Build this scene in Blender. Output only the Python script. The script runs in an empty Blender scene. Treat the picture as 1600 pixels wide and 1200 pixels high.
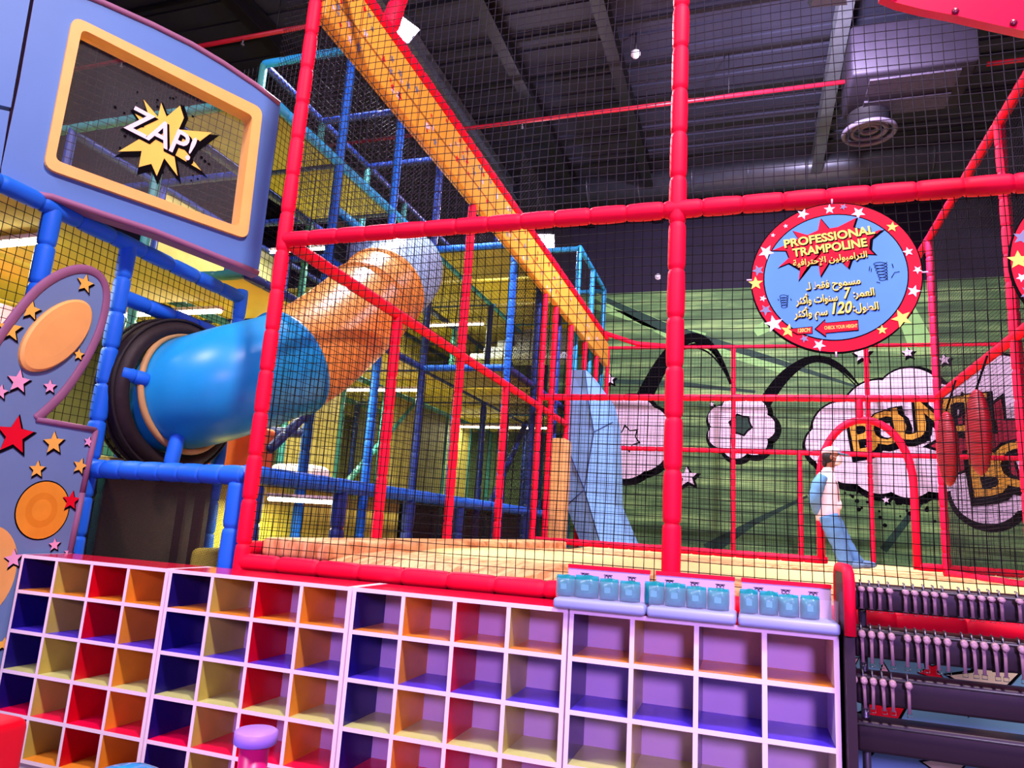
import bpy, math, random
from mathutils import Vector, Matrix
random.seed(7)
C = bpy.context.scene
COL = C.collection
PI = math.pi
EYE = 1.5                                   # height of the photographer's eye

# ------------------------------------------------------------------ camera
F_PX = 1115.0
PITCH, ROLL, YAW = math.radians(11.25), math.radians(3.65), math.radians(-18.7)
cp, sp, cr, sr, cy, sy = math.cos(PITCH), math.sin(PITCH), math.cos(ROLL), math.sin(ROLL), math.cos(YAW), math.sin(YAW)
fw = Vector((sy*cp, cy*cp, sp)); r0 = Vector((cy, -sy, 0)); u0 = r0.cross(fw)
RT = cr*r0 + sr*u0; UP = -sr*r0 + cr*u0
cam = bpy.data.cameras.new('camera'); cam.lens = F_PX/1600*36; cam.sensor_width = 36; cam.sensor_fit = 'HORIZONTAL'
cam.clip_end = 200
cam_o = bpy.data.objects.new('camera', cam); COL.objects.link(cam_o)
M = Matrix(((RT.x, UP.x, -fw.x, 0), (RT.y, UP.y, -fw.y, 0), (RT.z, UP.z, -fw.z, EYE), (0, 0, 0, 1)))
cam_o.matrix_world = M
C.camera = cam_o

def ray(x, y):
    return RT*((x-800)/F_PX) - UP*((y-600)/F_PX) + fw
def aY(x, y, Y):
    d = ray(x, y); d = d*(Y/d.y); return Vector((d.x, d.y, d.z+EYE))
def aX(x, y, X):
    d = ray(x, y); d = d*(X/d.x); return Vector((d.x, d.y, d.z+EYE))
def aZ(x, y, Z):
    d = ray(x, y); d = d*((Z-EYE)/d.z); return Vector((d.x, d.y, d.z+EYE))
def aP(x, y, p, n):
    d = ray(x, y); o = Vector((0, 0, EYE)); return o + d*((Vector(p)-o).dot(n)/d.dot(n))

# ------------------------------------------------------------------ light
C.view_settings.view_transform = 'Standard'; C.view_settings.look = 'None'
C.view_settings.gamma = 1; C.view_settings.use_curve_mapping = False
C.view_settings.exposure = 0.2
try:
    C.cycles.use_denoising = True
    C.cycles.sample_clamp_indirect = 4
    C.cycles.max_bounces = 8; C.cycles.transparent_max_bounces = 24
except Exception:
    pass
w = bpy.data.worlds.new('world'); C.world = w; w.use_nodes = True
bg = w.node_tree.nodes['Background']; bg.inputs[0].default_value = (0.46, 0.30, 0.80, 1); bg.inputs[1].default_value = 0.26

def area(name, loc, target, size, col, power, size_y=None, spread=PI):
    l = bpy.data.lights.new(name, 'AREA'); l.energy = power; l.color = col; l.size = size; l.spread = spread
    if size_y: l.shape = 'RECTANGLE'; l.size_y = size_y
    o = bpy.data.objects.new(name, l); COL.objects.link(o); o.location = loc
    o.rotation_euler = (Vector(target)-Vector(loc)).to_track_quat('-Z', 'Y').to_euler()
    return o
area('floodlight_key', (1.6, -0.2, 8.9), (-0.6, 4.2, 1.2), 0.7, (1.0, 0.78, 0.86), 1150)
area('floodlight_fill', (-4.5, -2.5, 8.4), (-2.4, 4.5, 1.6), 1.6, (0.92, 0.78, 1.0), 480)
area('violet_fill', (1.8, -4.5, 3.3), (0.2, 4.0, 1.0), 1.0, (0.60, 0.32, 1.0), 125, None, 1.5)  # unseen violet fill added low behind the camera to brighten the cubby backs

# ------------------------------------------------------------------ materials
def lin(c):
    r = []
    for v in c[:3]:
        v /= 255.0
        r.append(v/12.92 if v <= .04045 else ((v+.055)/1.055)**2.4)
    return (*r, 1)
MATS = {}
def mat(name, col, rough=.5, spec=.5, var=.10, scale=6, bump=0, metal=0, alpha=1, trans=0, emit=None, estr=0, ior=1.45, coat=0):
    if name in MATS: return MATS[name]
    m = bpy.data.materials.new(name); m.use_nodes = True; nt = m.node_tree; b = nt.nodes['Principled BSDF']
    b.inputs['Roughness'].default_value = rough; b.inputs['Specular IOR Level'].default_value = spec
    b.inputs['Metallic'].default_value = metal; b.inputs['Alpha'].default_value = alpha
    b.inputs['Transmission Weight'].default_value = trans; b.inputs['IOR'].default_value = ior
    b.inputs['Coat Weight'].default_value = coat
    c = lin(col)
    tc = nt.nodes.new('ShaderNodeTexCoord'); nz = nt.nodes.new('ShaderNodeTexNoise')
    nz.inputs['Scale'].default_value = scale; nz.inputs['Detail'].default_value = 4
    nt.links.new(tc.outputs['Object'], nz.inputs['Vector'])
    rp = nt.nodes.new('ShaderNodeValToRGB')
    rp.color_ramp.elements[0].color = (*[max(0, v*(1-var)) for v in c[:3]], 1)
    rp.color_ramp.elements[1].color = (*[min(1, v*(1+var)) for v in c[:3]], 1)
    rp.color_ramp.elements[0].position = .3; rp.color_ramp.elements[1].position = .7
    nt.links.new(nz.outputs['Fac'], rp.inputs['Fac']); nt.links.new(rp.outputs['Color'], b.inputs['Base Color'])
    if bump:
        bp = nt.nodes.new('ShaderNodeBump'); bp.inputs['Strength'].default_value = bump; bp.inputs['Distance'].default_value = .02
        nt.links.new(nz.outputs['Fac'], bp.inputs['Height']); nt.links.new(bp.outputs['Normal'], b.inputs['Normal'])
    if emit:
        b.inputs['Emission Color'].default_value = lin(emit); b.inputs['Emission Strength'].default_value = estr
    MATS[name] = m
    return m
def nodes(m): return m.node_tree, m.node_tree.nodes['Principled BSDF']

RED = mat('red_vinyl', (246, 0, 52), .6, .25, .06, 3, .15)
REDF = mat('red_vinyl_pale', (248, 8, 66), .6, .25, .06, 3, .15)
BLUE = mat('blue_vinyl', (24, 104, 222), .55, .3, .06, 3, .15)
BLUED = mat('navy_vinyl', (24, 52, 130), .45, .4, .06, 3, .1)
CYAN = mat('cyan_vinyl', (40, 150, 210), .42, .4, .06, 3, .1)
TEAL = mat('teal_vinyl', (52, 130, 130), .45, .4, .08, 3, .1)
CORD = mat('black_cord', (12, 11, 14), .8, .15, .1)
CORD_LIT_GREY = mat('lit_grey_cord', (34, 30, 44), .7, .2, .1)  # grey side net; in the upper nets, black cord greyed as if lit
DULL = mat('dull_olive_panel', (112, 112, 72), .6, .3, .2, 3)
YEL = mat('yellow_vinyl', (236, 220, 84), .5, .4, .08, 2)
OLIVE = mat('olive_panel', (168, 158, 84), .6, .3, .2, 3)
WHITE = mat('pinkish_white_board', (248, 226, 236), .35, .5, .02)
BACKP = mat('lavender_back_panel', (206, 182, 214), .28, .5, .05, 2)
NAVY = mat('navy_board', (22, 14, 104), .22, .5, .08)
LIME = mat('olive_yellow_board', (186, 172, 78), .25, .5, .08)
CRIM = mat('crimson_board', (206, 2, 28), .22, .5, .06)
ORNG = mat('orange_board', (226, 142, 42), .25, .5, .08)
VIOL = mat('blue_violet_board', (74, 52, 206), .22, .5, .06)
GRNB = mat('pale_green_board', (202, 208, 128), .25, .5, .06)
ROSE = mat('rose_red_board', (232, 10, 70), .22, .5, .06)
LILB = mat('purple_grey_board', (120, 104, 150), .25, .5, .08)
PANEL = mat('periwinkle_vinyl', (80, 120, 182), .5, .35, .05, 1.5, .08)
MAUVE = mat('mauve_edge', (140, 92, 124), .55, .3, .06)
APRI = mat('apricot_foam', (238, 178, 98), .5, .35, .05)
SLATE = mat('slate_blue_print', (108, 138, 178), .5, .35, .06, 2)
INK = mat('black_ink', (9, 7, 12), .9, .05, .05)
PINKW = mat('pinkish_white_print', (246, 214, 236), .5, .3, .03)
GOLD = mat('gold_print', (248, 194, 84), .6, .3, .06)
GOLD2 = mat('yellow_print', (252, 222, 96), .5, .3, .04)
REDP = mat('red_print', (230, 8, 42), .65, .2, .04)
SKYP = mat('sky_blue_print', (86, 146, 206), .65, .2, .03)
METAL = mat('grey_steel', (110, 110, 118), .4, .5, .08, metal=.8)
BLACKM = mat('black_plastic', (14, 12, 16), .35, .5, .1)

def tan_mat():
    m = mat('tan_vinyl_mat', (232, 168, 104), .55, .3, .05, 4)
    nt, b = nodes(m)
    wv = nt.nodes.new('ShaderNodeTexNoise'); wv.inputs['Scale'].default_value = 3.0; wv.inputs['Detail'].default_value = 5
    wv.inputs['Distortion'].default_value = 1.6
    mp = nt.nodes.new('ShaderNodeMapping'); mp.inputs['Scale'].default_value = (3.2, .8, 1)
    tc = nt.nodes.new('ShaderNodeTexCoord'); nt.links.new(tc.outputs['Object'], mp.inputs['Vector']); nt.links.new(mp.outputs['Vector'], wv.inputs['Vector'])
    rp = nt.nodes.new('ShaderNodeValToRGB'); rp.color_ramp.elements[0].color = lin((186, 118, 62)); rp.color_ramp.elements[1].color = lin((242, 186, 124))
    rp.color_ramp.elements[0].position = .36; rp.color_ramp.elements[1].position = .56
    nt.links.new(wv.outputs['Fac'], rp.inputs['Fac']); nt.links.new(rp.outputs['Color'], b.inputs['Base Color'])
    bp = nt.nodes.new('ShaderNodeBump'); bp.inputs['Strength'].default_value = .5; bp.inputs['Distance'].default_value = .03
    nt.links.new(wv.outputs['Fac'], bp.inputs['Height']); nt.links.new(bp.outputs['Normal'], b.inputs['Normal'])
    return m
TAN = tan_mat()
PALE = mat('pale_yellow_vinyl_mat', (250, 226, 146), .5, .3, .05, 2)

def mesh_fabric():
    m = mat('black_mesh_fabric', (26, 22, 24), .6, .3, .2, 30)
    nt, b = nodes(m)
    tc = nt.nodes.new('ShaderNodeTexCoord'); ck = nt.nodes.new('ShaderNodeTexChecker'); ck.inputs['Scale'].default_value = 160
    mp = nt.nodes.new('ShaderNodeMapping'); mp.inputs['Rotation'].default_value = (.3, .785, .2)
    nt.links.new(tc.outputs['Object'], mp.inputs['Vector']); nt.links.new(mp.outputs['Vector'], ck.inputs['Vector'])
    mx = nt.nodes.new('ShaderNodeMix'); mx.data_type = 'FLOAT'; mx.inputs[2].default_value = .62; mx.inputs[3].default_value = .05
    nt.links.new(ck.outputs['Fac'], mx.inputs[0]); nt.links.new(mx.outputs[0], b.inputs['Alpha'])
    return m
MESHF = mesh_fabric()

# ------------------------------------------------------------------ mesh helpers
WL = {}
class MB:
    def __init__(s): s.v = []; s.f = []; s.m = []; s.s = []
    def add(s, vs, fs, mi=0, smooth=False):
        o = len(s.v); s.v += [Vector(v) for v in vs]
        for i, f in enumerate(fs):
            s.f.append([a+o for a in f]); s.m.append(mi[i] if isinstance(mi, (list, tuple)) else mi); s.s.append(smooth)
        return s
    def box(s, x0, x1, y0, y1, z0, z1, mi=0):
        # faces: -x +x -y +y -z +z
        vs = [(x, y, z) for x in (x0, x1) for y in (y0, y1) for z in (z0, z1)]
        return s.add(vs, [(0, 1, 3, 2), (4, 6, 7, 5), (0, 4, 5, 1), (2, 3, 7, 6), (0, 2, 6, 4), (1, 5, 7, 3)], mi)
    def rbox(s, x0, x1, y0, y1, z0, z1, r=.02, mi=0, n=3):
        # box with rounded corners built by pushing a gridded cube
        cx, cy_, cz = (x0+x1)/2, (y0+y1)/2, (z0+z1)/2; hx, hy, hz = (x1-x0)/2, (y1-y0)/2, (z1-z0)/2
        r = min(r, hx*.98, hy*.98, hz*.98)
        def prof(h):
            a = [-h + r*(1-math.cos(i*PI/2/n)) for i in range(n+1)]
            return a + [-v for v in reversed(a)]
        N = 2*(n+1)
        import itertools
        idx = {}; vs = []; fs = []
        def vid(i, j, k):
            if (i, j, k) in idx: return idx[(i, j, k)]
            def t(i): return -1+2*i/(N-1)
            def unit(i):
                if i <= n: return -math.cos(i*PI/2/n), -1
                q = N-1-i; return math.cos(q*PI/2/n), 1
            p = []
            d = Vector((0, 0, 0)); base = []
            for ii, h in ((i, hx), (j, hy), (k, hz)):
                u, sg = unit(ii); base.append(sg*(h-r)); p.append(u)
            d = Vector(p)
            if d.length > 0: d = d.normalized()
            # sharp-ish: max-norm faces keep the plane
            v = Vector((base[0]+d.x*r, base[1]+d.y*r, base[2]+d.z*r))
            idx[(i, j, k)] = len(vs); vs.append(v+Vector((cx, cy_, cz))); return idx[(i, j, k)]
        R = range(N-1)
        for a, b in itertools.product(R, R):
            fs.append((vid(0, a, b), vid(0, a, b+1), vid(0, a+1, b+1), vid(0, a+1, b)))
            fs.append((vid(N-1, a, b), vid(N-1, a+1, b), vid(N-1, a+1, b+1), vid(N-1, a, b+1)))
            fs.append((vid(a, 0, b), vid(a+1, 0, b), vid(a+1, 0, b+1), vid(a, 0, b+1)))
            fs.append((vid(a, N-1, b), vid(a, N-1, b+1), vid(a+1, N-1, b+1), vid(a+1, N-1, b)))
            fs.append((vid(a, b, 0), vid(a, b+1, 0), vid(a+1, b+1, 0), vid(a+1, b, 0)))
            fs.append((vid(a, b, N-1), vid(a+1, b, N-1), vid(a+1, b+1, N-1), vid(a, b+1, N-1)))
        return s.add(vs, fs, mi, True)
    def tube(s, pts, rad, n=12, mi=0, caps=True, smooth=True, closed=False):
        pts = [Vector(p) for p in pts]; k = len(pts)
        rad = list(rad) if isinstance(rad, (list, tuple)) else [rad]*k
        vs = []; fs = []; prev = None
        for i, p in enumerate(pts):
            if closed: t = pts[(i+1) % k]-pts[i-1]
            else: t = pts[min(i+1, k-1)]-pts[max(i-1, 0)]
            t = t.normalized() if t.length > 0 else Vector((0, 0, 1))
            if prev is None:
                a = Vector((0, 0, 1)) if abs(t.z) < .9 else Vector((1, 0, 0))
                nx = (a - t*a.dot(t)).normalized()
            else:
                nx = (prev - t*prev.dot(t)); nx = nx.normalized() if nx.length > 1e-6 else prev
            prev = nx; ny = t.cross(nx)
            r = rad[i]; rx, ry = r if isinstance(r, tuple) else (r, r)
            for j in range(n):
                a = 2*PI*j/n; vs.append(p + nx*math.cos(a)*rx + ny*math.sin(a)*ry)
        kk = k if closed else k-1
        for i in range(kk):
            for j in range(n):
                a, b = i*n+j, i*n+(j+1) % n; c, d = ((i+1) % k)*n+(j+1) % n, ((i+1) % k)*n+j
                fs.append((a, b, c, d))
        if caps and not closed:
            fs.append(tuple(reversed(range(n)))); fs.append(tuple(range((k-1)*n, k*n)))
        return s.add(vs, fs, mi, smooth)
    def loft(s, secs, n=14, mi=0, caps=True):
        # secs: (centre, side vector, front vector) ellipses
        vs = []; fs = []
        for c, a, b in secs:
            c, a, b = Vector(c), Vector(a), Vector(b)
            for j in range(n):
                t = 2*PI*j/n; vs.append(c + a*math.cos(t) + b*math.sin(t))
        for i in range(len(secs)-1):
            for j in range(n):
                fs.append((i*n+j, i*n+(j+1) % n, (i+1)*n+(j+1) % n, (i+1)*n+j))
        if caps: fs.append(tuple(reversed(range(n)))); fs.append(tuple(range((len(secs)-1)*n, len(secs)*n)))
        return s.add(vs, fs, mi, True)
    def ellipsoid(s, c, r, n=16, m=10, mi=0, rot=None):
        c = Vector(c); vs = []; fs = []
        for i in range(m+1):
            th = PI*i/m
            for j in range(n):
                ph = 2*PI*j/n; v = Vector((r[0]*math.sin(th)*math.cos(ph), r[1]*math.sin(th)*math.sin(ph), r[2]*math.cos(th)))
                if rot: v = rot @ v
                vs.append(c+v)
        for i in range(m):
            for j in range(n):
                fs.append((i*n+j, (i+1)*n+j, (i+1)*n+(j+1) % n, i*n+(j+1) % n))
        return s.add(vs, fs, mi, True)
    def prism(s, poly, d, mi=0, side=None):
        # poly: 3D points in a plane, extruded along vector d
        n = len(poly); P = [Vector(p) for p in poly]; d = Vector(d)
        fs = [tuple(range(n)), tuple(reversed(range(n, 2*n)))]
        fs += [(i, i+n, (i+1) % n+n, (i+1) % n) for i in range(n)]
        mi2 = [mi, mi]+[mi if side is None else side]*n
        return s.add(P+[p+d for p in P], fs, mi2)
    def poly(s, pts, mi=0):
        return s.add(pts, [tuple(range(len(pts)))], mi)
    def build(s, name, mats, parent=None, **kw):
        me = bpy.data.meshes.new(name)
        off = WL.get(parent, Vector((0, 0, 0))) if parent else Vector((0, 0, 0))
        me.from_pydata([tuple(v-off) for v in s.v], [], s.f)
        for m in (mats if isinstance(mats, (list, tuple)) else [mats]): me.materials.append(m)
        me.polygons.foreach_set('material_index', s.m); me.polygons.foreach_set('use_smooth', s.s)
        me.update()
        o = bpy.data.objects.new(name, me); COL.objects.link(o)
        if parent: o.parent = parent
        WL[o] = off.copy()
        tag(o, **kw)
        return o
def tag(o, label=None, cat=None, group=None, kind=None):
    if label: o['label'] = label
    if cat: o['category'] = cat
    if group: o['group'] = group
    if kind: o['kind'] = kind
    return o
def thing(name, loc, label, cat, group=None):
    o = bpy.data.objects.new(name, None); COL.objects.link(o); o.location = loc; o.empty_display_size = .1
    WL[o] = Vector(loc); return tag(o, label, cat, group)
def copy_tree(o, parent=None):
    c = o.copy(); COL.objects.link(c)
    if parent: c.parent = parent
    for ch in [q for q in COL.objects if q.parent == o]: copy_tree(ch, c)
    return c
def struct(mb, name, m): return mb.build(name, m, None, kind='structure')

def foam(mb, p0, p1, r=.045, seg=.26, n=14, mi=0):
    """foam sleeve: lengths butted together, pinched at every joint"""
    p0, p1 = Vector(p0), Vector(p1); L = (p1-p0).length; k = max(1, round(L/seg)); pts = []; rad = []
    for i in range(k):
        for t, q in ((.008, .80), (.035, .94), (.12, 1.0), (.5, 1.03), (.88, 1.0), (.965, .94), (.992, .80)):
            pts.append(p0.lerp(p1, (i+t)/k)); rad.append(r*q*(1+random.uniform(-.015, .015)))
    pts = [p0]+pts+[p1]; rad = [r*.88]+rad+[r*.88]
    return mb.tube(pts, rad, n, mi)
def bar(name, p0, p1, r, m, parent, seg=.26, n=14):
    mb = MB(); foam(mb, p0, p1, r, seg, n); return mb.build(name, m, parent)

def net(name, o, u, v, lu, lv, cell, r, m, parent, wob=.006, step=.24, diag=False, hole=None):
    """knotted net on the rectangle o + a*u + b*v"""
    o, u, v = Vector(o), Vector(u).normalized(), Vector(v).normalized(); nrm = u.cross(v); mb = MB()
    ph = random.random()*9
    def P(a, b):
        ea = min(1, min(a, lu-a)*6) if lu > 0 else 1; eb = min(1, min(b, lv-b)*6); e = max(0, ea*eb)
        da = wob*e*(math.sin(b*2.3+a*1.1+ph)+.6*math.sin(b*7.1+ph*2+a*3)); db = wob*e*(math.sin(a*2.0+b*.9+ph)+.6*math.sin(a*6.3+b*2+ph))
        return o + u*(a+da) + v*(b+db) + nrm*(wob*2*e*math.sin(a*1.3+ph)*math.sin(b*1.7))
    def strand(pts):
        mb.tube(pts, r, 3, 0, False, True)
    if not diag:
        k = int(lu/cell)
        for i in range(k+1):
            a = min(lu, i*cell); q = max(2, int(lv/step))
            strand([P(a, lv*j/q) for j in range(q+1)])
        k = int(lv/cell)
        for i in range(k+1):
            b = min(lv, i*cell); q = max(2, int(lu/step))
            strand([P(lu*j/q, b) for j in range(q+1)])
    else:
        k = int((lu+lv)/cell)
        for i in range(1, k+1):
            c = i*cell
            a0, b0 = (0, c) if c <= lv else (c-lv, lv); a1, b1 = (c, 0) if c <= lu else (lu, c-lu)
            L = math.hypot(a1-a0, b1-b0); q = max(2, int(L/step))
            strand([P(a0+(a1-a0)*j/q, b0+(b1-b0)*j/q) for j in range(q+1)])
            strand([P(a0+(a1-a0)*j/q, lv-(b0+(b1-b0)*j/q)) for j in range(q+1)])
    return mb.build(name, m, parent)

def star2(cx, cy_, r, rot=0, inner=.45, n=5):
    return [(cx+(r if i % 2 == 0 else r*inner)*math.cos(rot+PI/2+i*PI/n), cy_+(r if i % 2 == 0 else r*inner)*math.sin(rot+PI/2+i*PI/n)) for i in range(2*n)]
def circ2(cx, cy_, rx, ry=None, n=40):
    ry = rx if ry is None else ry
    return [(cx+rx*math.cos(2*PI*i/n), cy_+ry*math.sin(2*PI*i/n)) for i in range(n)]
class Plane:
    """flat print: (a,b) on the plane, h millimetres in front of it"""
    def __init__(s, o, u, v): s.o, s.u, s.v = Vector(o), Vector(u).normalized(), Vector(v).normalized(); s.n = s.u.cross(s.v)
    def P(s, a, b, h=0): return s.o + s.u*a + s.v*b + s.n*h
    def poly(s, mb, pts, h, mi=0):
        # star-shaped outlines are fanned from their centre
        cx = sum(p[0] for p in pts)/len(pts); cy_ = sum(p[1] for p in pts)/len(pts)
        a = 0
        for i in range(len(pts)):
            (x0, y0), (x1, y1) = pts[i], pts[(i+1) % len(pts)]; a += x0*y1-x1*y0
        if a < 0: pts = list(reversed(pts))
        n = len(pts)
        mb.add([s.P(cx, cy_, h)]+[s.P(x, y, h) for x, y in pts], [(0, i+1, (i+1) % n+1) for i in range(n)], mi)
    def ab(s, p): d = Vector(p)-s.o; return d.dot(s.u), d.dot(s.v)
    def px(s, x, y): return s.ab(aP(x, y, s.o, s.n))
    def ribbon(s, mb, pts, wid, h, mi=0):
        k = len(pts); wid = wid if isinstance(wid, (list, tuple)) else [wid]*k
        L = []; R = []
        for i in range(k):
            x0, y0 = pts[max(0, i-1)]; x1, y1 = pts[min(k-1, i+1)]; d = math.hypot(x1-x0, y1-y0) or 1
            nx, ny = -(y1-y0)/d*wid[i]/2, (x1-x0)/d*wid[i]/2
            L.append(s.P(pts[i][0]+nx, pts[i][1]+ny, h)); R.append(s.P(pts[i][0]-nx, pts[i][1]-ny, h))
        mb.add(L+R, [(i, k+i, k+i+1, i+1) for i in range(k-1)], mi)
def text2(body, size, off=0, shear=0, extr=0, spacing=1):
    cu = bpy.data.curves.new('txt', 'FONT'); cu.body = body; cu.size = size; cu.offset = off; cu.shear = shear; cu.extrude = extr
    cu.align_x = 'CENTER'; cu.align_y = 'CENTER'; cu.resolution_u = 3; cu.space_character = spacing
    ob = bpy.data.objects.new('txt', cu); COL.objects.link(ob)
    dg = bpy.context.evaluated_depsgraph_get(); me = bpy.data.meshes.new_from_object(ob.evaluated_get(dg))
    vs = [v.co.copy() for v in me.vertices]; fs = [tuple(p.vertices) for p in me.polygons]
    bpy.data.objects.remove(ob); bpy.data.curves.remove(cu); bpy.data.meshes.remove(me)
    return vs, fs
def put_text(mb, pl, body, a, b, size, h, rot=0, off=0, shear=0, mi=0, sx=1, spacing=1, arc=0, fit=None):
    vs, fs = text2(body, size, off, shear, 0, spacing)
    if fit: sx = fit/(max(v.x for v in vs)-min(v.x for v in vs))
    c, s_ = math.cos(rot), math.sin(rot); out = []
    for v in vs:
        x, y = v.x*sx, v.y+arc*(v.x*v.x)
        out.append(pl.P(a+x*c-y*s_, b+x*s_+y*c, h))
    mb.add(out, fs, mi)

# ------------------------------------------------------------------ the hall
DECK = EYE-.205
WALLY = 16.45
MURAL_TOP = EYE+5.70
CEIL = EYE+7.8
m = mat('grey_floor', (96, 90, 104), .35, .5, .1, 2)
struct(MB().box(-14, 10, -6, WALLY+.2, -.1, 0), 'floor', m)
cm = mat('ceiling_sheet', (46, 46, 64), .6, .3, .25, .6)
mb = MB(); 
for i in range(44):
    y = -3+i*.45
    mb.box(-14, 10, y, y+.30, CEIL, CEIL+.06); mb.box(-14, 10, y+.30, y+.45, CEIL+.03, CEIL+.06)
struct(mb, 'ceiling', cm)
dk = mat('dark_steel', (22, 20, 28), .5, .4, .15)
gs = mat('galvanised_steel', (96, 100, 112), .4, .5, .15, metal=.3)
for i, X in enumerate((-5.2, -3.73, -2.05, 1.32, 4.6, -7.4)):
    mb = MB()
    mb.box(X-.10, X+.10, -3, WALLY, CEIL-.06, CEIL-.045); mb.box(X-.012, X+.012, -3, WALLY, CEIL-.34, CEIL-.06); mb.box(X-.10, X+.10, -3, WALLY, CEIL-.36, CEIL-.34)
    struct(mb, 'trim_%d' % (i+1), gs if i in (0, 3) else dk)
for i in range(13):
    Y = 3.4+i*1.05
    mb = MB().box(-14, 10, Y-.035, Y+.035, CEIL-.045, CEIL-.001)
    struct(mb, 'trim_%d' % (i+7), dk)
wallm = mat('dark_violet_paint', (30, 22, 44), .7, .3, .15, 1)
struct(MB().box(-14, 10, WALLY, WALLY+.2, 0, CEIL), 'wall_back', wallm)
struct(MB().box(-14.2, -14, -6, WALLY+.2, 0, CEIL), 'wall_left', wallm)
struct(MB().box(10, 10.2, -6, WALLY+.2, 0, CEIL), 'wall_right', wallm)

def pipe(p0, p1, r, label, extra=None):
    t = thing('sprinkler_pipe', p0, label, 'pipe'); d = (Vector(p1)-Vector(p0))
    MB().tube([p0, p1], r, 10).build('pipe', mat('red_pipe_paint', (176, 20, 44), .4, .5, .1), t)
    k = int(d.length/3)
    for i in range(1, k+1):
        p = Vector(p0)+d*((i-.5)/k); MB().tube([p, Vector((p.x, p.y, CEIL-.001))], .008, 6).build('hanger_rod', dk, t)
    for i in range(1, k+1):
        p = Vector(p0)+d*(i/(k+1)); mb = MB().tube([p, p-Vector((0, 0, .10))], .014, 8); mb.tube([p-Vector((0, 0, .10)), p-Vector((0, 0, .125))], .03, 10)
        mb.build('sprinkler_head', METAL, t)
    return t
a = aZ(1100, 155, EYE+7.0).y; pipe((-9, a, EYE+7.0), (1.45, a, EYE+7.0), .035, 'red sprinkler pipe crossing the dark ceiling above the red cage'); pipe((3.3, a, EYE+7.0), (9, a, EYE+7.0), .035, 'short stretch of red pipe in the ceiling right of the boxy air unit')
a = aY(1200, 305, 15.5); pipe((-3.6, a.y, a.z), (9, a.y, a.z), .03, 'red pipe running low beneath the big round duct')
a = aZ(345, 66, EYE+7.0); pipe((-12, a.y, a.z), (-4.9, a.y, a.z), .035, 'red sprinkler pipe in the ceiling above the blue window facade')
# duct, air unit, round vent, detectors
a = aY(1000, 287, 14.9)
t = thing('air_duct', (-5.4, a.y, a.z), 'long round grey air duct slung below the ceiling at the back', 'duct')
dm = mat('duct_sheet', (70, 72, 84), .35, .5, .1, metal=.5)
MB().tube([(-5.4, a.y, a.z), (9, a.y, a.z)], .42, 28).build('duct_pipe', dm, t)
for i in range(12):
    x = -4.6+i*1.15; MB().tube([(x-.02, a.y, a.z), (x+.02, a.y, a.z)], .436, 28).build('joint_band', dm, t)
a = aZ(1425, 120, EYE+6.9); b = aZ(1420, 150, EYE+6.6)
t = thing('air_conditioner', b, 'boxy dark air conditioning unit hung under the ceiling near the round vent', 'air conditioner')
MB().rbox(b.x-.85, b.x+.75, b.y-.7, b.y+.5, b.z, CEIL-.4, .05).build('casing', mat('dark_casing', (40, 34, 50), .6, .3, .1), t)
for i in range(2): MB().box(b.x-.6, b.x+.55, b.y-.55+i*.55, b.y-.15+i*.55, b.z-.03, b.z-.001).build('grille', mat('grille_grey', (60, 52, 70), .5, .4, .3, 20), t)
a = aZ(1358, 207, EYE+6.3)
t = thing('round_vent', a, 'round ringed ceiling vent beyond the upper net', 'vent')
vm = mat('vent_grey', (92, 84, 104), .4, .5, .05)
for i, r in enumerate((.36, .24, .12)):
    MB().tube([(a.x+r*math.cos(k*PI/16), a.y+r*math.sin(k*PI/16), a.z+.03*i) for k in range(32)], .036, 8, closed=True).build('ring', vm, t)
MB().tube([(a.x, a.y, a.z+.08), (a.x, a.y, CEIL-.001)], .30, 24).build('neck', dk, t)
for (x, y), lab, p in (((993, 86), 'white smoke detector on the dark ceiling', aZ(993, 86, EYE+7.4)), ((1028, 432), 'white camera dome on the dark wall above the mural', aY(1028, 432, WALLY-.05))):
    t = thing('smoke_detector' if y < 200 else 'camera_dome', p, lab, 'detector' if y < 200 else 'camera')
    wm = mat('white_plastic', (236, 226, 240), .3, .5, .03)
    up = Vector((0, 0, 1)) if y < 200 else Vector((0, 1, 0))
    MB().tube([p, p+up*.05], .075, 18).build('base', wm, t); MB().ellipsoid(p-up*.005, (.06, .06, .05)).build('dome', wm, t)
    if y < 200: MB().tube([p+up*.05, Vector((p.x, p.y, CEIL-.001))], .015, 8).build('drop_rod', dk, t)

# high-bay floodlights seen in the picture
def floodlight(p, aim, label, power, col=(.92, .86, 1), size=.21):
    p = Vector(p); t = thing('floodlight', p, label, 'lamp'); d = (Vector(aim)-p).normalized(); sx = d.cross(Vector((0, 0, 1))).normalized(); sy_ = sx.cross(d)
    mb = MB(); a, b = size, size*.62
    pts = lambda f, h: [p+sx*(i*a*f)+sy_*(j*b*f)+d*h for i, j in ((-1, -1), (1, -1), (1, 1), (-1, 1))]
    A, B = pts(1, 0), pts(.62, -.26)
    mb.add(A+B, [(4, 5, 6, 7), (0, 4, 7, 3), (1, 2, 6, 5), (0, 1, 5, 4), (3, 7, 6, 2)]); mb.build('housing', METAL, t)
    MB().poly(pts(.94, -.01)).build('lens', mat('floodlight_glow', (255, 244, 255), .3, emit=(255, 236, 255), estr=26), t)
    MB().tube([p-d*.2, Vector((p.x, p.y, CEIL-.3))], .015, 8).build('hanger', dk, t)
    area('floodlight_beam', p+d*.05, aim, size*1.4, col, power)
    return t
floodlight(aZ(628, 44, EYE+6.3), (-1.2, 6.0, 1.2), 'glaring floodlight above the star-printed orange beam', 650)
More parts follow.
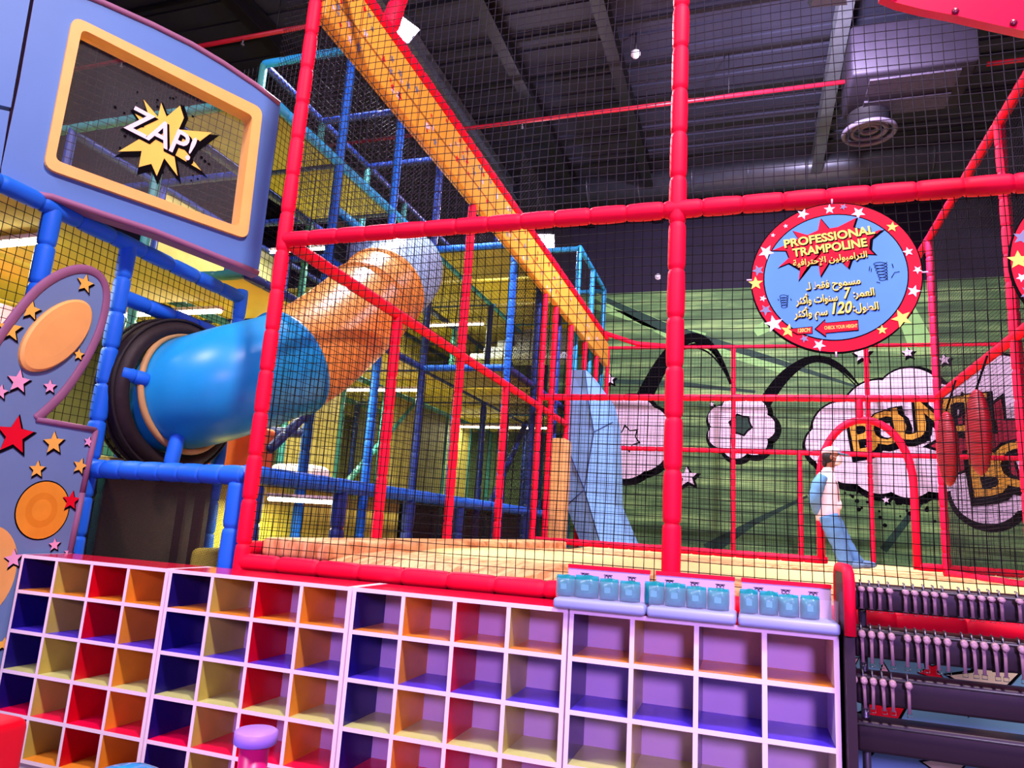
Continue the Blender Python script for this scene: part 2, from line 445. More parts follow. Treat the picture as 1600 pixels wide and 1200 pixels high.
floodlight(aZ(1292, 6, EYE+6.5), (0.2, 14.5, 3.0), 'glaring floodlight under the dark ceiling at the top edge', 900, (.86, .74, 1))
floodlight(aZ(848, 377, EYE+5.6), (-3.0, 8.0, 2.0), 'small bright floodlight far behind the orange beam', 220, (.95, .75, 1), .24)

# ------------------------------------------------------------------ mural
def mural():
    m = mat('green_mural_paint', (78, 118, 66), .6, .3, .1, 1)
    nt, b = nodes(m)
    tc = nt.nodes.new('ShaderNodeTexCoord'); mp = nt.nodes.new('ShaderNodeMapping'); mp.inputs['Rotation'].default_value = (0, .12, 0); mp.inputs['Scale'].default_value = (.16, 1, 1.9)
    n1 = nt.nodes.new('ShaderNodeTexNoise'); n1.inputs['Scale'].default_value = 2.4; n1.inputs['Detail'].default_value = 6; n1.inputs['Roughness'].default_value = .62
    nt.links.new(tc.outputs['Object'], mp.inputs['Vector']); nt.links.new(mp.outputs['Vector'], n1.inputs['Vector'])
    rp = nt.nodes.new('ShaderNodeValToRGB'); e = rp.color_ramp.elements
    e[0].color = lin((52, 78, 48)); e[0].position = .32; e[1].color = lin((150, 186, 112)); e[1].position = .66
    q = e.new(.5); q.color = lin((86, 122, 72))
    nt.links.new(n1.outputs['Fac'], rp.inputs['Fac']); nt.links.new(rp.outputs['Color'], b.inputs['Base Color'])
    Y = WALLY
    t = thing('wall_mural', (0, Y-.02, 0), 'green comic wall mural with white clouds and the word bounce', 'mural')
    MB().box(-10.5, 8, Y-.02, Y, 0, MURAL_TOP).build('painted_panel', m, t)
    pl = Plane((0, Y-.021, EYE), (1, 0, 0), (0, 0, 1))
    sc = 1/ (1115/ (WALLY*1.03))   # metres per pixel, roughly
    def X(x, y): return pl.px(x, y)
    # pale and dark rays
    mb = MB()
    for pts, w_, mi in (([(900, 470), (1000, 500), (1100, 530)], [.1, .2, .3], 0), ([(930, 462), (1050, 520), (1230, 575)], [.15, .35, .3], 0), ([(1330, 470), (1230, 490), (1180, 520)], [.6, .4, .2], 0), ([(1400, 450), (1440, 540)], [.3, .5], 0),
                        ([(946, 468), (1040, 512), (1200, 560), (1340, 605)], [.12, .22, .14, .05], 1), ([(950, 595), (1060, 600), (1180, 612)], [.1, .12, .06], 1), ([(1105, 860), (1180, 815), (1262, 775)], [.3, .12, .05], 1), ([(1380, 860), (1450, 770)], [.15, .1], 1)):
        pl.ribbon(mb, [X(*p) for p in pts], w_, .002+.001*mi, mi)
    mb.build('light_rays', [mat('pale_green_print', (140, 190, 112), .6, .3, .1), mat('deep_green_print', (30, 62, 48), .6, .3, .1)], t)
    # bounce arcs
    mb = MB()
    def arc(p0, p1, p2, w0, w1, w2):
        P0, P1, P2 = X(*p0), X(*p1), X(*p2); pts = []; ws = []; hh = .006+.0006*(p0[0] % 7)
        for i in range(25):
            u = i/24; pts.append(tuple((1-u)**2*P0[k]+2*u*(1-u)*P1[k]+u*u*P2[k] for k in (0, 1))); ws.append((1-u)**2*w0+2*u*(1-u)*w1+u*u*w2)
        pl.ribbon(mb, pts, ws, hh)
    arc((998, 640), (1085, 440), (1142, 600), .40, .26, .06); arc((1040, 570), (1100, 500), (1136, 585), .05, .10, .02); arc((1022, 580), (1095, 500), (1139, 595), .02, .06, .02)
    arc((1183, 652), (1265, 500), (1342, 602), .26, .20, .03); arc((1192, 618), (1262, 510), (1345, 612), .03, .05, .02); arc((1205, 600), (1270, 530), (1338, 598), .02, .06, .02)
    mb.build('bounce_arcs', INK, t)
    def cloud(name, cs, grow=.10, base=.008):
        mb = MB()
        for (x, y, r) in cs:
            a, b_ = X(x, y); pl.poly(mb, circ2(a+.04, b_-.05, r*sc+grow), base, 0)
        for i, (x, y, r) in enumerate(cs):
            a, b_ = X(x, y); pl.poly(mb, circ2(a, b_, r*sc), base+.004+.0003*i, 1)
        return mb.build(name, [INK, PINKW], t)
    cloud('cloud', [(985, 660, 42), (998, 690, 46), (976, 705, 42), (962, 650, 30), (1012, 668, 32)])
    mb = MB()
    a, b_ = X(980, 685); pl.poly(mb, star2(a, b_, .34, .2, .6, 6), .016, 0); pl.poly(mb, star2(a, b_, .27, .2, .66, 6), .018, 1); mb.build('cloud_mark', [INK, PINKW], t)
    cloud('cloud', [(1157+33*math.cos(k*PI/3.5), 667+30*math.sin(k*PI/3.5), 19) for k in range(7)], .08)
    mb = MB(); a, b_ = X(1157, 664); pl.poly(mb, star2(a, b_, .27, .3, .8, 6), .016, 0); pl.poly(mb, star2(a, b_, .22, .3, .8, 6), .018, 1)
    mb.build('cloud_hole', [INK, mat('deep_green_print', (30, 62, 48))], t)
    cloud('cloud', [(1423, 622, 42), (1375, 645, 46), (1318, 672, 40), (1292, 695, 28), (1330, 700, 50), (1400, 700, 56), (1458, 650, 46), (1372, 730, 36), (1418, 738, 34), (1462, 725, 38), (1500, 640, 36), (1565, 606, 44), (1540, 770, 40), (1575, 750, 40), (1510, 700, 40), (1480, 690, 40)])
    mb = MB()
    for x, y, r, rot in ((1535, 690, 62, .3),):
        a, b_ = X(x, y); pl.poly(mb, star2(a, b_, r*sc*1.15, rot, .6, 9), .018, 0); pl.poly(mb, star2(a, b_, r*sc, rot, .62, 9), .020, 1)
    mb.build('burst', [INK, mat('dark_red_print', (170, 26, 56), .5, .3, .05)], t)
    mb = MB()
    def word(s, x, y, size, rot, h, adv):
        for i, ch in enumerate(s):
            a, b_ = X(x+adv[i][0], y+adv[i][1]); r2 = rot+(-1)**i*.05
            put_text(mb, pl, ch, a+.03, b_-.05, size, h+.001*i, r2, size*.10, .08, 0); put_text(mb, pl, ch, a, b_, size, h+.012+.001*i, r2, size*.012, .08, 1)
    word('BOUNCE', 0, 0, .98, .16, .024, [(1346, 686), (1383, 672), (1419, 664), (1456, 655), (1490, 652), (1522, 646)])
    mb.build('lettering', [INK, mat('orange_print', (236, 166, 56), .5, .3, .08, 12)], t); mb = MB()
    word('BO', 0, 0, 1.25, .12, .046, [(1538, 744), (1588, 730)])
    mb.build('lettering', [INK, mat('orange_print', (236, 166, 56), .5, .3, .08, 12)], t)
    mb = MB()
    for x, y, r in ((1074, 745, 15), (1346, 553, 12), (1418, 551, 8), (1475, 562, 8), (953, 593, 9), (1384, 781, 5), (1112, 632, 4)):
        mb = MB(); a, b_ = X(x, y); pl.poly(mb, star2(a+.03, b_-.04, r*sc*1.3, .1, .5), .008, 0); pl.poly(mb, star2(a, b_, r*sc, .1), .012, 1)
        mb.build('star_print', [INK, PINKW], t)
    mb = MB()
    for i in range(80):
        x, y = 1320+random.random()*150, 750+abs(random.gauss(0, 26)); a, b_ = X(x, y); pl.poly(mb, circ2(a, b_, .05*random.uniform(.4, 1), n=10), .004)
    mb.build('ink_dots', INK, t)
mural()

# ------------------------------------------------------------------ trampoline cage
XL, XM, XR, YF, YB, YR = -2.815, -.355, 2.16, 3.6, 9.58, 14.4
Z1, ZT, ZB = EYE+1.70, EYE+3.88, EYE-.30
def cage():
    t = thing('trampoline_cage', (XM, YF, 0), 'large red foam-padded cage with black nets around the trampolines', 'cage')
    for p in ((XL, 0), (XM, 0), (XR, 0)): bar('post', (p[0], YF, 0), (p[0], YF, ZT+.6), .045, RED, t)
    bar('top_beam', (XL, YF, ZT), (XR, YF, ZT), .045, RED, t); bar('beam', (XL, YF, Z1), (XR, YF, Z1), .047, RED, t, .2)
    bar('base_beam', (XL, YF, ZB), (XR+1.6, YF, ZB), .047, RED, t)
    # left side
    for Y, z in ((5.19, Z1), (6.62, EYE+3.35), (8.1, Z1), (9.58, EYE+3.35)): bar('post', (XL, Y, DECK-.3), (XL, Y, z), .044, RED, t)
    bar('beam', (XL, YF, Z1), (XL, 11.2, Z1-.02), .044, RED, t)
    bar('beam', (XL, YF, DECK-.02), (XL, YB, DECK-.02), .044, RED, t)
    # right side
    for Y in (6.88, YB): bar('post', (XR, Y, DECK-.3), (XR, Y, ZT), .046, REDF, t)
    bar('beam', (XR, YF, EYE+1.86), (XR, YB, EYE+1.84), .046, RED, t); bar('beam', (XR, YF, EYE+3.83), (XR, YR, EYE+3.9), .046, RED, t)
    bar('beam', (XR, YF, DECK-.02), (XR, YB, DECK-.02), .046, RED, t)
    # back
    bar('beam', (XL, YB, EYE+1.82), (XR, YB, EYE+1.82), .044, RED, t, .2)
    bar('base_rail', (XL, YB, EYE-.16), (.90, YB, EYE-.165), .043, RED, t); bar('base_rail', (1.86, YB, EYE-.165), (4.2, YB, EYE-.17), .043, RED, t)
    mb = MB(); pts = []; rad = []
    pts.append((.83, YB, EYE-.2)); pts.append((.83, YB, EYE+.3))
    for i in range(19):
        a = PI-PI*i/18; pts.append((1.345+.515*math.cos(a), YB, EYE+.72+.83*math.sin(a)**.9 if math.sin(a) > 0 else EYE+.72))
    pts += [(1.86, YB, EYE+.3), (1.86, YB, EYE-.2)]
    mb.tube(pts, .045, 12); mb.build('door_arch', RED, t)
    bar('arch_tie', (1.30, YB, EYE+1.55), (1.30, YB, EYE+1.82), .044, RED, t)
    g = .05
    net('net', (XL+.03, YF, ZB+.04), (1, 0, 0), (0, 0, 1), XM-XL-.06, Z1-ZB-.08, g, .0025, CORD, t)
    net('net', (XM+.03, YF, ZB+.04), (1, 0, 0), (0, 0, 1), XR-XM-.06, Z1-ZB-.08, g, .0025, CORD, t)
    net('net', (XL+.03, YF, Z1+.04), (1, 0, 0), (0, 0, 1), XM-XL-.06, ZT-Z1-.08, g, .0025, CORD_LIT_GREY, t)
    net('net', (XM+.03, YF, Z1+.04), (1, 0, 0), (0, 0, 1), XR-XM-.06, ZT-Z1-.08, g, .0025, CORD_LIT_GREY, t)
    net('side_net', (XL, YF+.05, DECK), (0, 1, 0), (0, 0, 1), YB-YF-.1, Z1-DECK-.05, g, .0021, CORD, t)
    net('side_net', (XL, YF+.05, Z1+.05), (0, 1, 0), (0, 0, 1), YB-YF-.1, 1.62, g, .0021, CORD, t)
    net('side_net', (XR, YF+.05, DECK), (0, 1, 0), (0, 0, 1), YB-YF-.1, ZT-DECK-.05, .036, .0021, CORD_LIT_GREY, t)
    net('back_net', (XL+.03, YB, DECK+.08), (1, 0, 0), (0, 0, 1), .80-XL, 1.90, g, .0024, CORD, t)
    net('back_net', (1.90, YB, DECK+.08), (1, 0, 0), (0, 0, 1), 2.3, 1.90, g, .0024, CORD, t)
    net('back_net', (.86, YB, EYE+1.42), (1, 0, 0), (0, 0, 1), .98, .38, g, .0024, CORD, t)
    return t
cage()
def rear_cage():
    t = thing('trampoline_cage', (-.28, YR, 0), 'thinner red cage frame standing behind the arch, in front of the mural', 'cage')
    for Y, zt in ((10.2, 3.35), (11.2, 3.35), (12.3, 3.35), (13.35, 3.35)): bar('post', (XL, Y, DECK-.3), (XL, Y, EYE+zt), .045, RED, t)
    for x in (-2.8, -.28, 2.1): bar('post', (x, YR, DECK-.3), (x, YR, EYE+3.79), .042, RED, t)
    bar('post', (.91, YR, DECK-.3), (.91, YR, EYE+1.7), .045, RED, t)
    bar('top_beam', (-2.8, YR, EYE+3.79), (4.5, YR, EYE+3.73), .036, RED, t); bar('beam', (-2.8, YR, EYE+1.69), (4.5, YR, EYE+1.69), .045, RED, t)
    mb = MB(); mb.tube([(-2.95, YR-.3, EYE+4.08), (-2.2, YR-.05, EYE+3.86), (-1.4, YR, EYE+3.79)], .05, 10); mb.build('corner_brace', RED, t)
    net('net', (-2.8, YR, DECK), (1, 0, 0), (0, 0, 1), 7.0, 3.9, .066, .0026, CORD, t, step=.5)
    return t
rear_cage()
# star printed orange pad along the top of the left side
def orange_beam():
    t = thing('padded_beam', (XL, YF, EYE+3.35), 'long orange padded beam printed with small stars, running back under the roof', 'beam')
    z0, z1 = EYE+3.36, EYE+3.86
    MB().rbox(XL-.05, XL+.05, YF+.05, 14.3, z0, z1, .03).build('pad', mat('orange_pad', (238, 172, 62), .5, .35, .06, 2), t)
    mb = MB(); foam(mb, (XL, YF, z1+.07), (XL, 14.3, z1+.10), .06); mb.build('top_pipe', RED, t)
    pl = Plane((XL+.0515, YF, z0), (0, 1, 0), (0, 0, 1)); mbs = [MB(), MB(), MB()]
    for i in range(120):
        a, b = .1+random.random()**1.3*9.5, random.uniform(.05, .45); pl.poly(mbs[i % 3], star2(a, b, random.uniform(.02, .05), random.random()*6), .001+.0002*(i % 5))
    for b_, mm in zip(mbs, (mat('grey_blue_print', (118, 124, 150)), REDP, PINKW)): b_.build('star_print', mm, t)
    mb = MB()
    for i in range(10): pl.ribbon(mb, [(.5+i, 0.02), (.5+i, .48)], .012, .001)
    pl.ribbon(mb, [(0, .2), (10.6, .2)], .02, .0008); mb.build('seams', mat('brown_seam', (176, 108, 40)), t)
    return t
orange_beam()
t = thing('brace_tube', (XL, 4.55, EYE+3.9), 'short red foam tube rising from the top of the orange beam toward the roof', 'tube')
bar('foam_tube', (XL, 4.58, EYE+3.99), (XL+.12, 4.80, EYE+5.4), .075, RED, t)

# platform with padded mats
def platform():
    t = thing('trampoline_platform', (0, 6, 0), 'tan and pale yellow padded platform inside the red cage', 'platform')
    MB().box(XL+.05, 4.2, YF+.06, YR-.1, DECK-.25, DECK-.07).build('base', mat('platform_frame', (60, 52, 56)), t)
    def pad(name, x0, x1, y0, y1, z0, z1, m, nx, ny, amp):
        mb = MB(); vs = []; fs = []
        for i in range(nx+1):
            for j in range(ny+1):
                x, y = x0+(x1-x0)*i/nx, y0+(y1-y0)*j/ny; e = min(1, 4*min(j/ny, 1-j/ny)+.0)
                z = z0+(z1-z0)*j/ny + amp*(math.sin(x*9+y*3)*.5+math.sin(x*3.7-y*6)*.5+.6*math.sin(x*21+math.sin(y*7)*2)) - (.03*(1-e) if e < 1 else 0)
                vs.append((x, y, z))
        for i in range(nx):
            for j in range(ny): a = i*(ny+1)+j; fs.append((a, a+ny+1, a+ny+2, a+1))
        mb.add(vs, fs, 0, True)
        o = len(mb.v); q = [(x0, y0, DECK-.07), (x1, y0, DECK-.07), (x1, y1, DECK-.07), (x0, y1, DECK-.07)]
        c = [vs[0], vs[nx*(ny+1)], vs[nx*(ny+1)+ny], vs[ny]]
        mb.add(q+c, [(0, 1, 5, 4), (1, 2, 6, 5), (2, 3, 7, 6), (3, 0, 4, 7)])
        return mb.build(name, m, t)
    pad('front_mat', -2.3, 2.1, YF+.07, 4.66, DECK-.03, DECK+.005, TAN, 160, 14, .006)
    pad('mat', -2.3, 2.1, 4.67, 7.0, DECK, DECK, PALE, 60, 12, .002)
    pad('mat', -2.3, 2.1, 7.01, 9.5, DECK-.01, DECK-.035, TAN, 60, 10, .003)
    pad('mat', 2.2, 4.2, YF+.07, 9.5, DECK, DECK-.01, PALE, 20, 10, .002)
    pad('mat', -2.3, 4.2, 9.6, 14.2, DECK-.02, DECK-.03, PALE, 40, 10, .002)
    MB().rbox(XL+.06, -2.3, YF+.08, 9.5, DECK-.06, DECK+.050, .03).build('edge_pad', TAN, t)
    return t
platform()

# ------------------------------------------------------------------ round sign boards
AR = ('\ufe94\ufef4\ufed3\ufe8d\ufeae\ufe98\ufea3\ufef9\ufe8d \ufee6\ufef4\ufedf\ufeee\ufe92\ufee3\ufe8d\ufeae\ufe98\ufedf\ufe8d', '\u0640\ufedf \ufec2\ufed8\ufed3 \ufea1\ufeee\ufee4\ufeb4\ufee3',
      '\ufeae\ufe9c\ufedb\ufe83\ufeed \ufe95\ufe8d\ufeee\ufee8\ufeb3', ':\ufeae\ufee4\ufecc\ufedf\ufe8d', '\ufeae\ufe9c\ufedb\ufe83\ufeed \ufee2\ufeb3', ':\ufedd\ufeee\ufec4\ufedf\ufe8d')
def sign(cx, cz, R, label, full=True):
    Y = 3.515; t = thing('round_sign', (cx, Y, cz), label, 'sign')
    pl = Plane((cx, Y, cz), (1, 0, 0), (0, 0, 1)); th = .022
    mb = MB(); mb.prism([pl.P(*p) for p in circ2(0, 0, R, n=72)], (0, th, 0)); mb.build('disc', INK, t)
    mb = MB(); pl.poly(mb, circ2(0, 0, R*.985, n=72), .001); mb.build('red_rim', REDP, t)
    mb = MB(); pl.poly(mb, circ2(0, 0, R*.845, n=72), .0018, 0); pl.poly(mb, circ2(0, 0, R*.83, n=72), .0024, 1); mb.build('blue_face', [INK, SKYP], t)
    mbs = [MB(), MB(), MB()]
    rim = [(92, 0, .09), (112, 0, .10), (70, 0, .11), (128, 0, .04), (140, 0, .04), (155, 0, .13), (172, 2, .10), (183, 1, .12), (197, 0, .06), (207, 2, .10), (220, 0, .15), (232, 1, .12), (258, 0, .10), (322, 1, .15), (306, 1, .08), (345, 0, .10), (2, 0, .07), (18, 0, .08), (42, 1, .09), (82, 2, .06), (246, 2, .07)]
    for i, (d, k, s) in enumerate(rim):
        a = math.radians(d); q = .915+.03*math.sin(i*2.1); mb = MB(); pl.poly(mb, star2(R*q*math.cos(a), R*q*math.sin(a), R*s*.8, i*.9, .42), .003+.0001*i)
        mb.build('star_print', (PINKW, GOLD2, mat('grey_blue_print', (118, 124, 150)))[k], t)
    mb = MB()
    for a in (0, 90, 180, 270):
        a = math.radians(a); mb.tube([pl.P(R*.985*math.cos(a), R*.985*math.sin(a), .003), pl.P(R*1.05*math.cos(a), R*1.05*math.sin(a), .003)], .004, 6)
    mb.build('cable_tie', PINKW, t)
    def q(x, y): return ((x-731)/632*R, -(y-585)/545*R)      # place on the disc
    # burst behind the title
    out = [(640, 155), (700, 232), (770, 225), (905, 165), (880, 235), (1010, 285), (1090, 262), (1000, 330), (990, 400), (1025, 440), (925, 430), (855, 470), (832, 530), (790, 478), (700, 475), (630, 580), (620, 490), (545, 490), (470, 600), (480, 520), (400, 470), (318, 498), (400, 430), (380, 378), (270, 370), (360, 340), (470, 290), (432, 232), (540, 270), (620, 240)]
    mb = MB()
    cxp, cyp = q(680, 370); P0 = [q(*p) for p in out]
    for k, (g, h) in enumerate(((1.05, .0034), (1.0, .0042))):
        pts = [(cxp+(x-cxp)*g+(.012*R if k == 0 else 0), cyp+(y-cyp)*g-(.012*R if k == 0 else 0)) for x, y in P0]
        c = pl.P(cxp, cyp, h); mb.add([c]+[pl.P(*p, h) for p in pts], [(0, (i+1) % len(pts)+1, i+1) for i in range(len(pts))], k)
    mb.build('burst', [INK, REDP], t)
    mb = MB()
    def ttl(s, x, y, size, rot, sx=1, arc=0, shear=0, off=.05, sp=1, w_=None):
        fit = w_/632*R if w_ else None
        a, b = q(x, y)
        put_text(mb, pl, s, a+.010*R, b-.014*R, size*R, .0050, rot, size*R*(off*.35+.012), shear, 0, sx, sp, arc, fit)
        put_text(mb, pl, s, a, b, size*R, .0060, rot, size*R*off*.35, shear, 1, sx, sp, arc, fit)
    ttl('PROFESSIONAL', 695, 298, .155, .115, .93, 0, 0, .09, w_=680); ttl('TRAMPOLINE', 702, 378, .155, .105, .93, 0, 0, .09, w_=555)
    ttl(AR[0], 702, 460, .115, .085, .95, 0, 0, .05, w_=550)
    ttl(AR[1], 722, 640, .135, .09, 1, 0, 0, .06, w_=400)
    ttl(AR[2], 600, 748, .135, .07, .95, 0, 0, .06, w_=310); ttl('7', 812, 715, .20, .06, 1, 0, .25, .07, w_=55); ttl(AR[3], 942, 715, .135, .07, .95, 0, 0, .06, w_=150)
    ttl(AR[4], 555, 845, .135, .06, .95, 0, 0, .06, w_=250); ttl('120', 768, 818, .21, .05, 1, 0, .25, .07, w_=150); ttl(AR[5], 952, 815, .135, .06, .95, 0, 0, .06, w_=180)
    mb.build('lettering', [INK, GOLD2], t)
    mb = MB()
    for g, h, k in ((8, .0045, 0), (0, .0052, 1)):
        A = [(590-g*1.6, 960), (655+g*.4, 902-g*1.6), (655+g*.4, 922-g*.6), (890+g*.6, 908-g*.8), (893+g*.6, 972+g*.8), (658+g*.4, 988+g*.6), (660+g*.4, 1010+g*1.6)]
        mb.add([pl.P(*q(*p), h) for p in A], [(0, 1, 6), (2, 3, 4, 5)], k)
        B = [(392-g, 958-g*.6), (560+g*.6, 945-g*.6), (560+g*.6, 988+g*.6), (455-g*.6, 992+g*.6)]
        mb.add([pl.P(*q(*p), h) for p in B], [(0, 1, 2, 3)], k)
    a, b = q(770, 950); put_text(mb, pl, 'CHECK YOUR HEIGHT', a, b, .062*R, .0058, .05, .0004, 0, 2, .92, fit=240/632*R)
    a, b = q(497, 968); put_text(mb, pl, '120CM', a, b, .068*R, .0058, .05, .0006, .2, 2, fit=95/632*R)
    mb.build('height_arrow', [INK, REDP, GOLD2], t)
    mb = MB()
    for (x0, y0, x1, y1, w0, w1, n) in ((1065, 500, 1086, 630, 50, 28, 6), (355, 708, 358, 798, 34, 22, 5)):
        pts = []
        for i in range(n*14+1):
            u = i/(n*14); a = i/14*2*PI; ww = w0+(w1-w0)*u; pts.append(q(x0+(x1-x0)*u+math.cos(a)*ww, y0+(y1-y0)*u+math.sin(a)*16))
        pl.ribbon(mb, pts, .0075*R if w0 > 40 else .006*R, .0045)
    for l in ([(992, 525), (985, 560)], [(1003, 540), (1000, 565)], [(1150, 515), (1158, 545)], [(1140, 615), (1165, 578), (1200, 574)], [(308, 735), (316, 745)], [(405, 735), (412, 748)], [(1035, 640), (1060, 648)]):
        pl.ribbon(mb, [q(*p) for p in l], .008*R, .0045)
    mb.build('spring_print', INK, t)
    return t
c = aY(1303, 432, 3.515)
sign(c.x, c.z, .375, 'round red-rimmed blue sign reading professional trampoline, hung on the net')
e = aY(1577, 411, 3.515)
# only the rim of the neighbouring board enters the picture
def side_sign():
    R = .375; cx, cz, Y = e.x+R, e.z, 3.515
    t = thing('round_sign', (cx, Y, cz), 'second round red-rimmed sign cut off at the picture edge beside the first', 'sign'); pl = Plane((cx, Y, cz), (1, 0, 0), (0, 0, 1))
    MB().prism([pl.P(*p) for p in circ2(0, 0, R, n=72)], (0, .022, 0)).build('disc', INK, t)
    mb = MB(); pl.poly(mb, circ2(0, 0, R*.985, n=72), .001); mb.build('red_rim', REDP, t)
    mb = MB(); pl.poly(mb, circ2(0, 0, R*.845, n=72), .0018, 0); pl.poly(mb, circ2(0, 0, R*.83, n=72), .0024, 1); mb.build('blue_face', [INK, SKYP], t)
    for i, (d, mm, s) in enumerate(((178, GOLD2, .12), (160, mat('grey_blue_print', (118, 124, 150)), .1), (205, mat('grey_blue_print', (118, 124, 150)), .1), (192, PINKW, .06), (140, PINKW, .1), (225, PINKW, .09))):
        a = math.radians(d); mb = MB(); pl.poly(mb, star2(R*.91*math.cos(a), R*.91*math.sin(a), R*s, i), .003); mb.build('rim_star', mm, t)
side_sign()

# overhead red panel
def canopy():
    Y = 2.5; px = [(1376, -6), (1400, 4), (1440, 14), (1493, 24), (1545, 36), (1600, 48), (1680, 62), (1760, 70), (1760, -120), (1400, -120), (1376, -60)]
    P = [aY(x, y, Y) for x, y in px]
    t = thing('overhead_panel', P[5], 'glossy red plastic panel with round rivets hanging overhead near the camera', 'panel')
    MB().prism(P, (0, .05, .01)).build('shell', mat('glossy_red_plastic', (240, 10, 60), .25, .5, .03), t)
    for p in (P[4], P[9]+Vector((.1, 0, 0))): MB().tube([Vector((p.x, Y+.03, P[8].z-.12)), Vector((p.x, Y+.03, CEIL-.05))], .006, 6).build('hanging_rod', METAL, t)
    for x, y in ((1398, -6), (1493, 17), (1584, 35), (1670, 48)):
        p = aY(x, y, Y-.004); MB().ellipsoid(p, (.012, .006, .012), 12, 6).build('rivet', mat('dark_rivet', (120, 20, 50), .3), t)
canopy()
# foam bags on the right-hand side net
for i, (x, y, Y, hz, lab) in enumerate(((1481, 701, 9.0, .40, 'red foam bag with net-shadow rings, hanging inside the right net, the one farther back'), (1529, 675, 8.1, .40, 'red foam bag with net-shadow rings, hanging inside the right net, the one nearer the camera'))):
    p = aX(x, y, XR-.16); t = thing('foam_bag', p, lab, 'foam bag', 'red foam bags on the right net'); mb = MB(); secs = []
    for k in range(33):
        u = -1+2*k/32; r = math.sqrt(max(0.0004, 1-u*u)); rr = r*(1+.03*math.sin(k*PI)); secs.append((p+Vector((0, 0, u*hz)), Vector((.09*rr, 0, 0)), Vector((0, .21*rr, 0))))
    mb.loft(secs, 20); mb.build('padding', mat('dark_red_vinyl', (150, 12, 36), .45, .4, .1), t)
    mb = MB()
    for k in range(2, 31): 
        u = -1+2*k/32; r = math.sqrt(1-u*u)*1.01; mb.tube([p+Vector((.09*r*math.cos(a*PI/10), .21*r*math.sin(a*PI/10), u*hz)) for a in range(20)], .006, 4, closed=True)
    mb.build('shadow_rings', mat('shadow_red', (120, 8, 30)), t)  # shadows of the net on the bag, modelled as darker rings
    MB().tube([p+Vector((.0, 0, hz*.97)), Vector((XR-.05, p.y, EYE+1.83))], .01, 8).build('hanging_strap', INK, t)

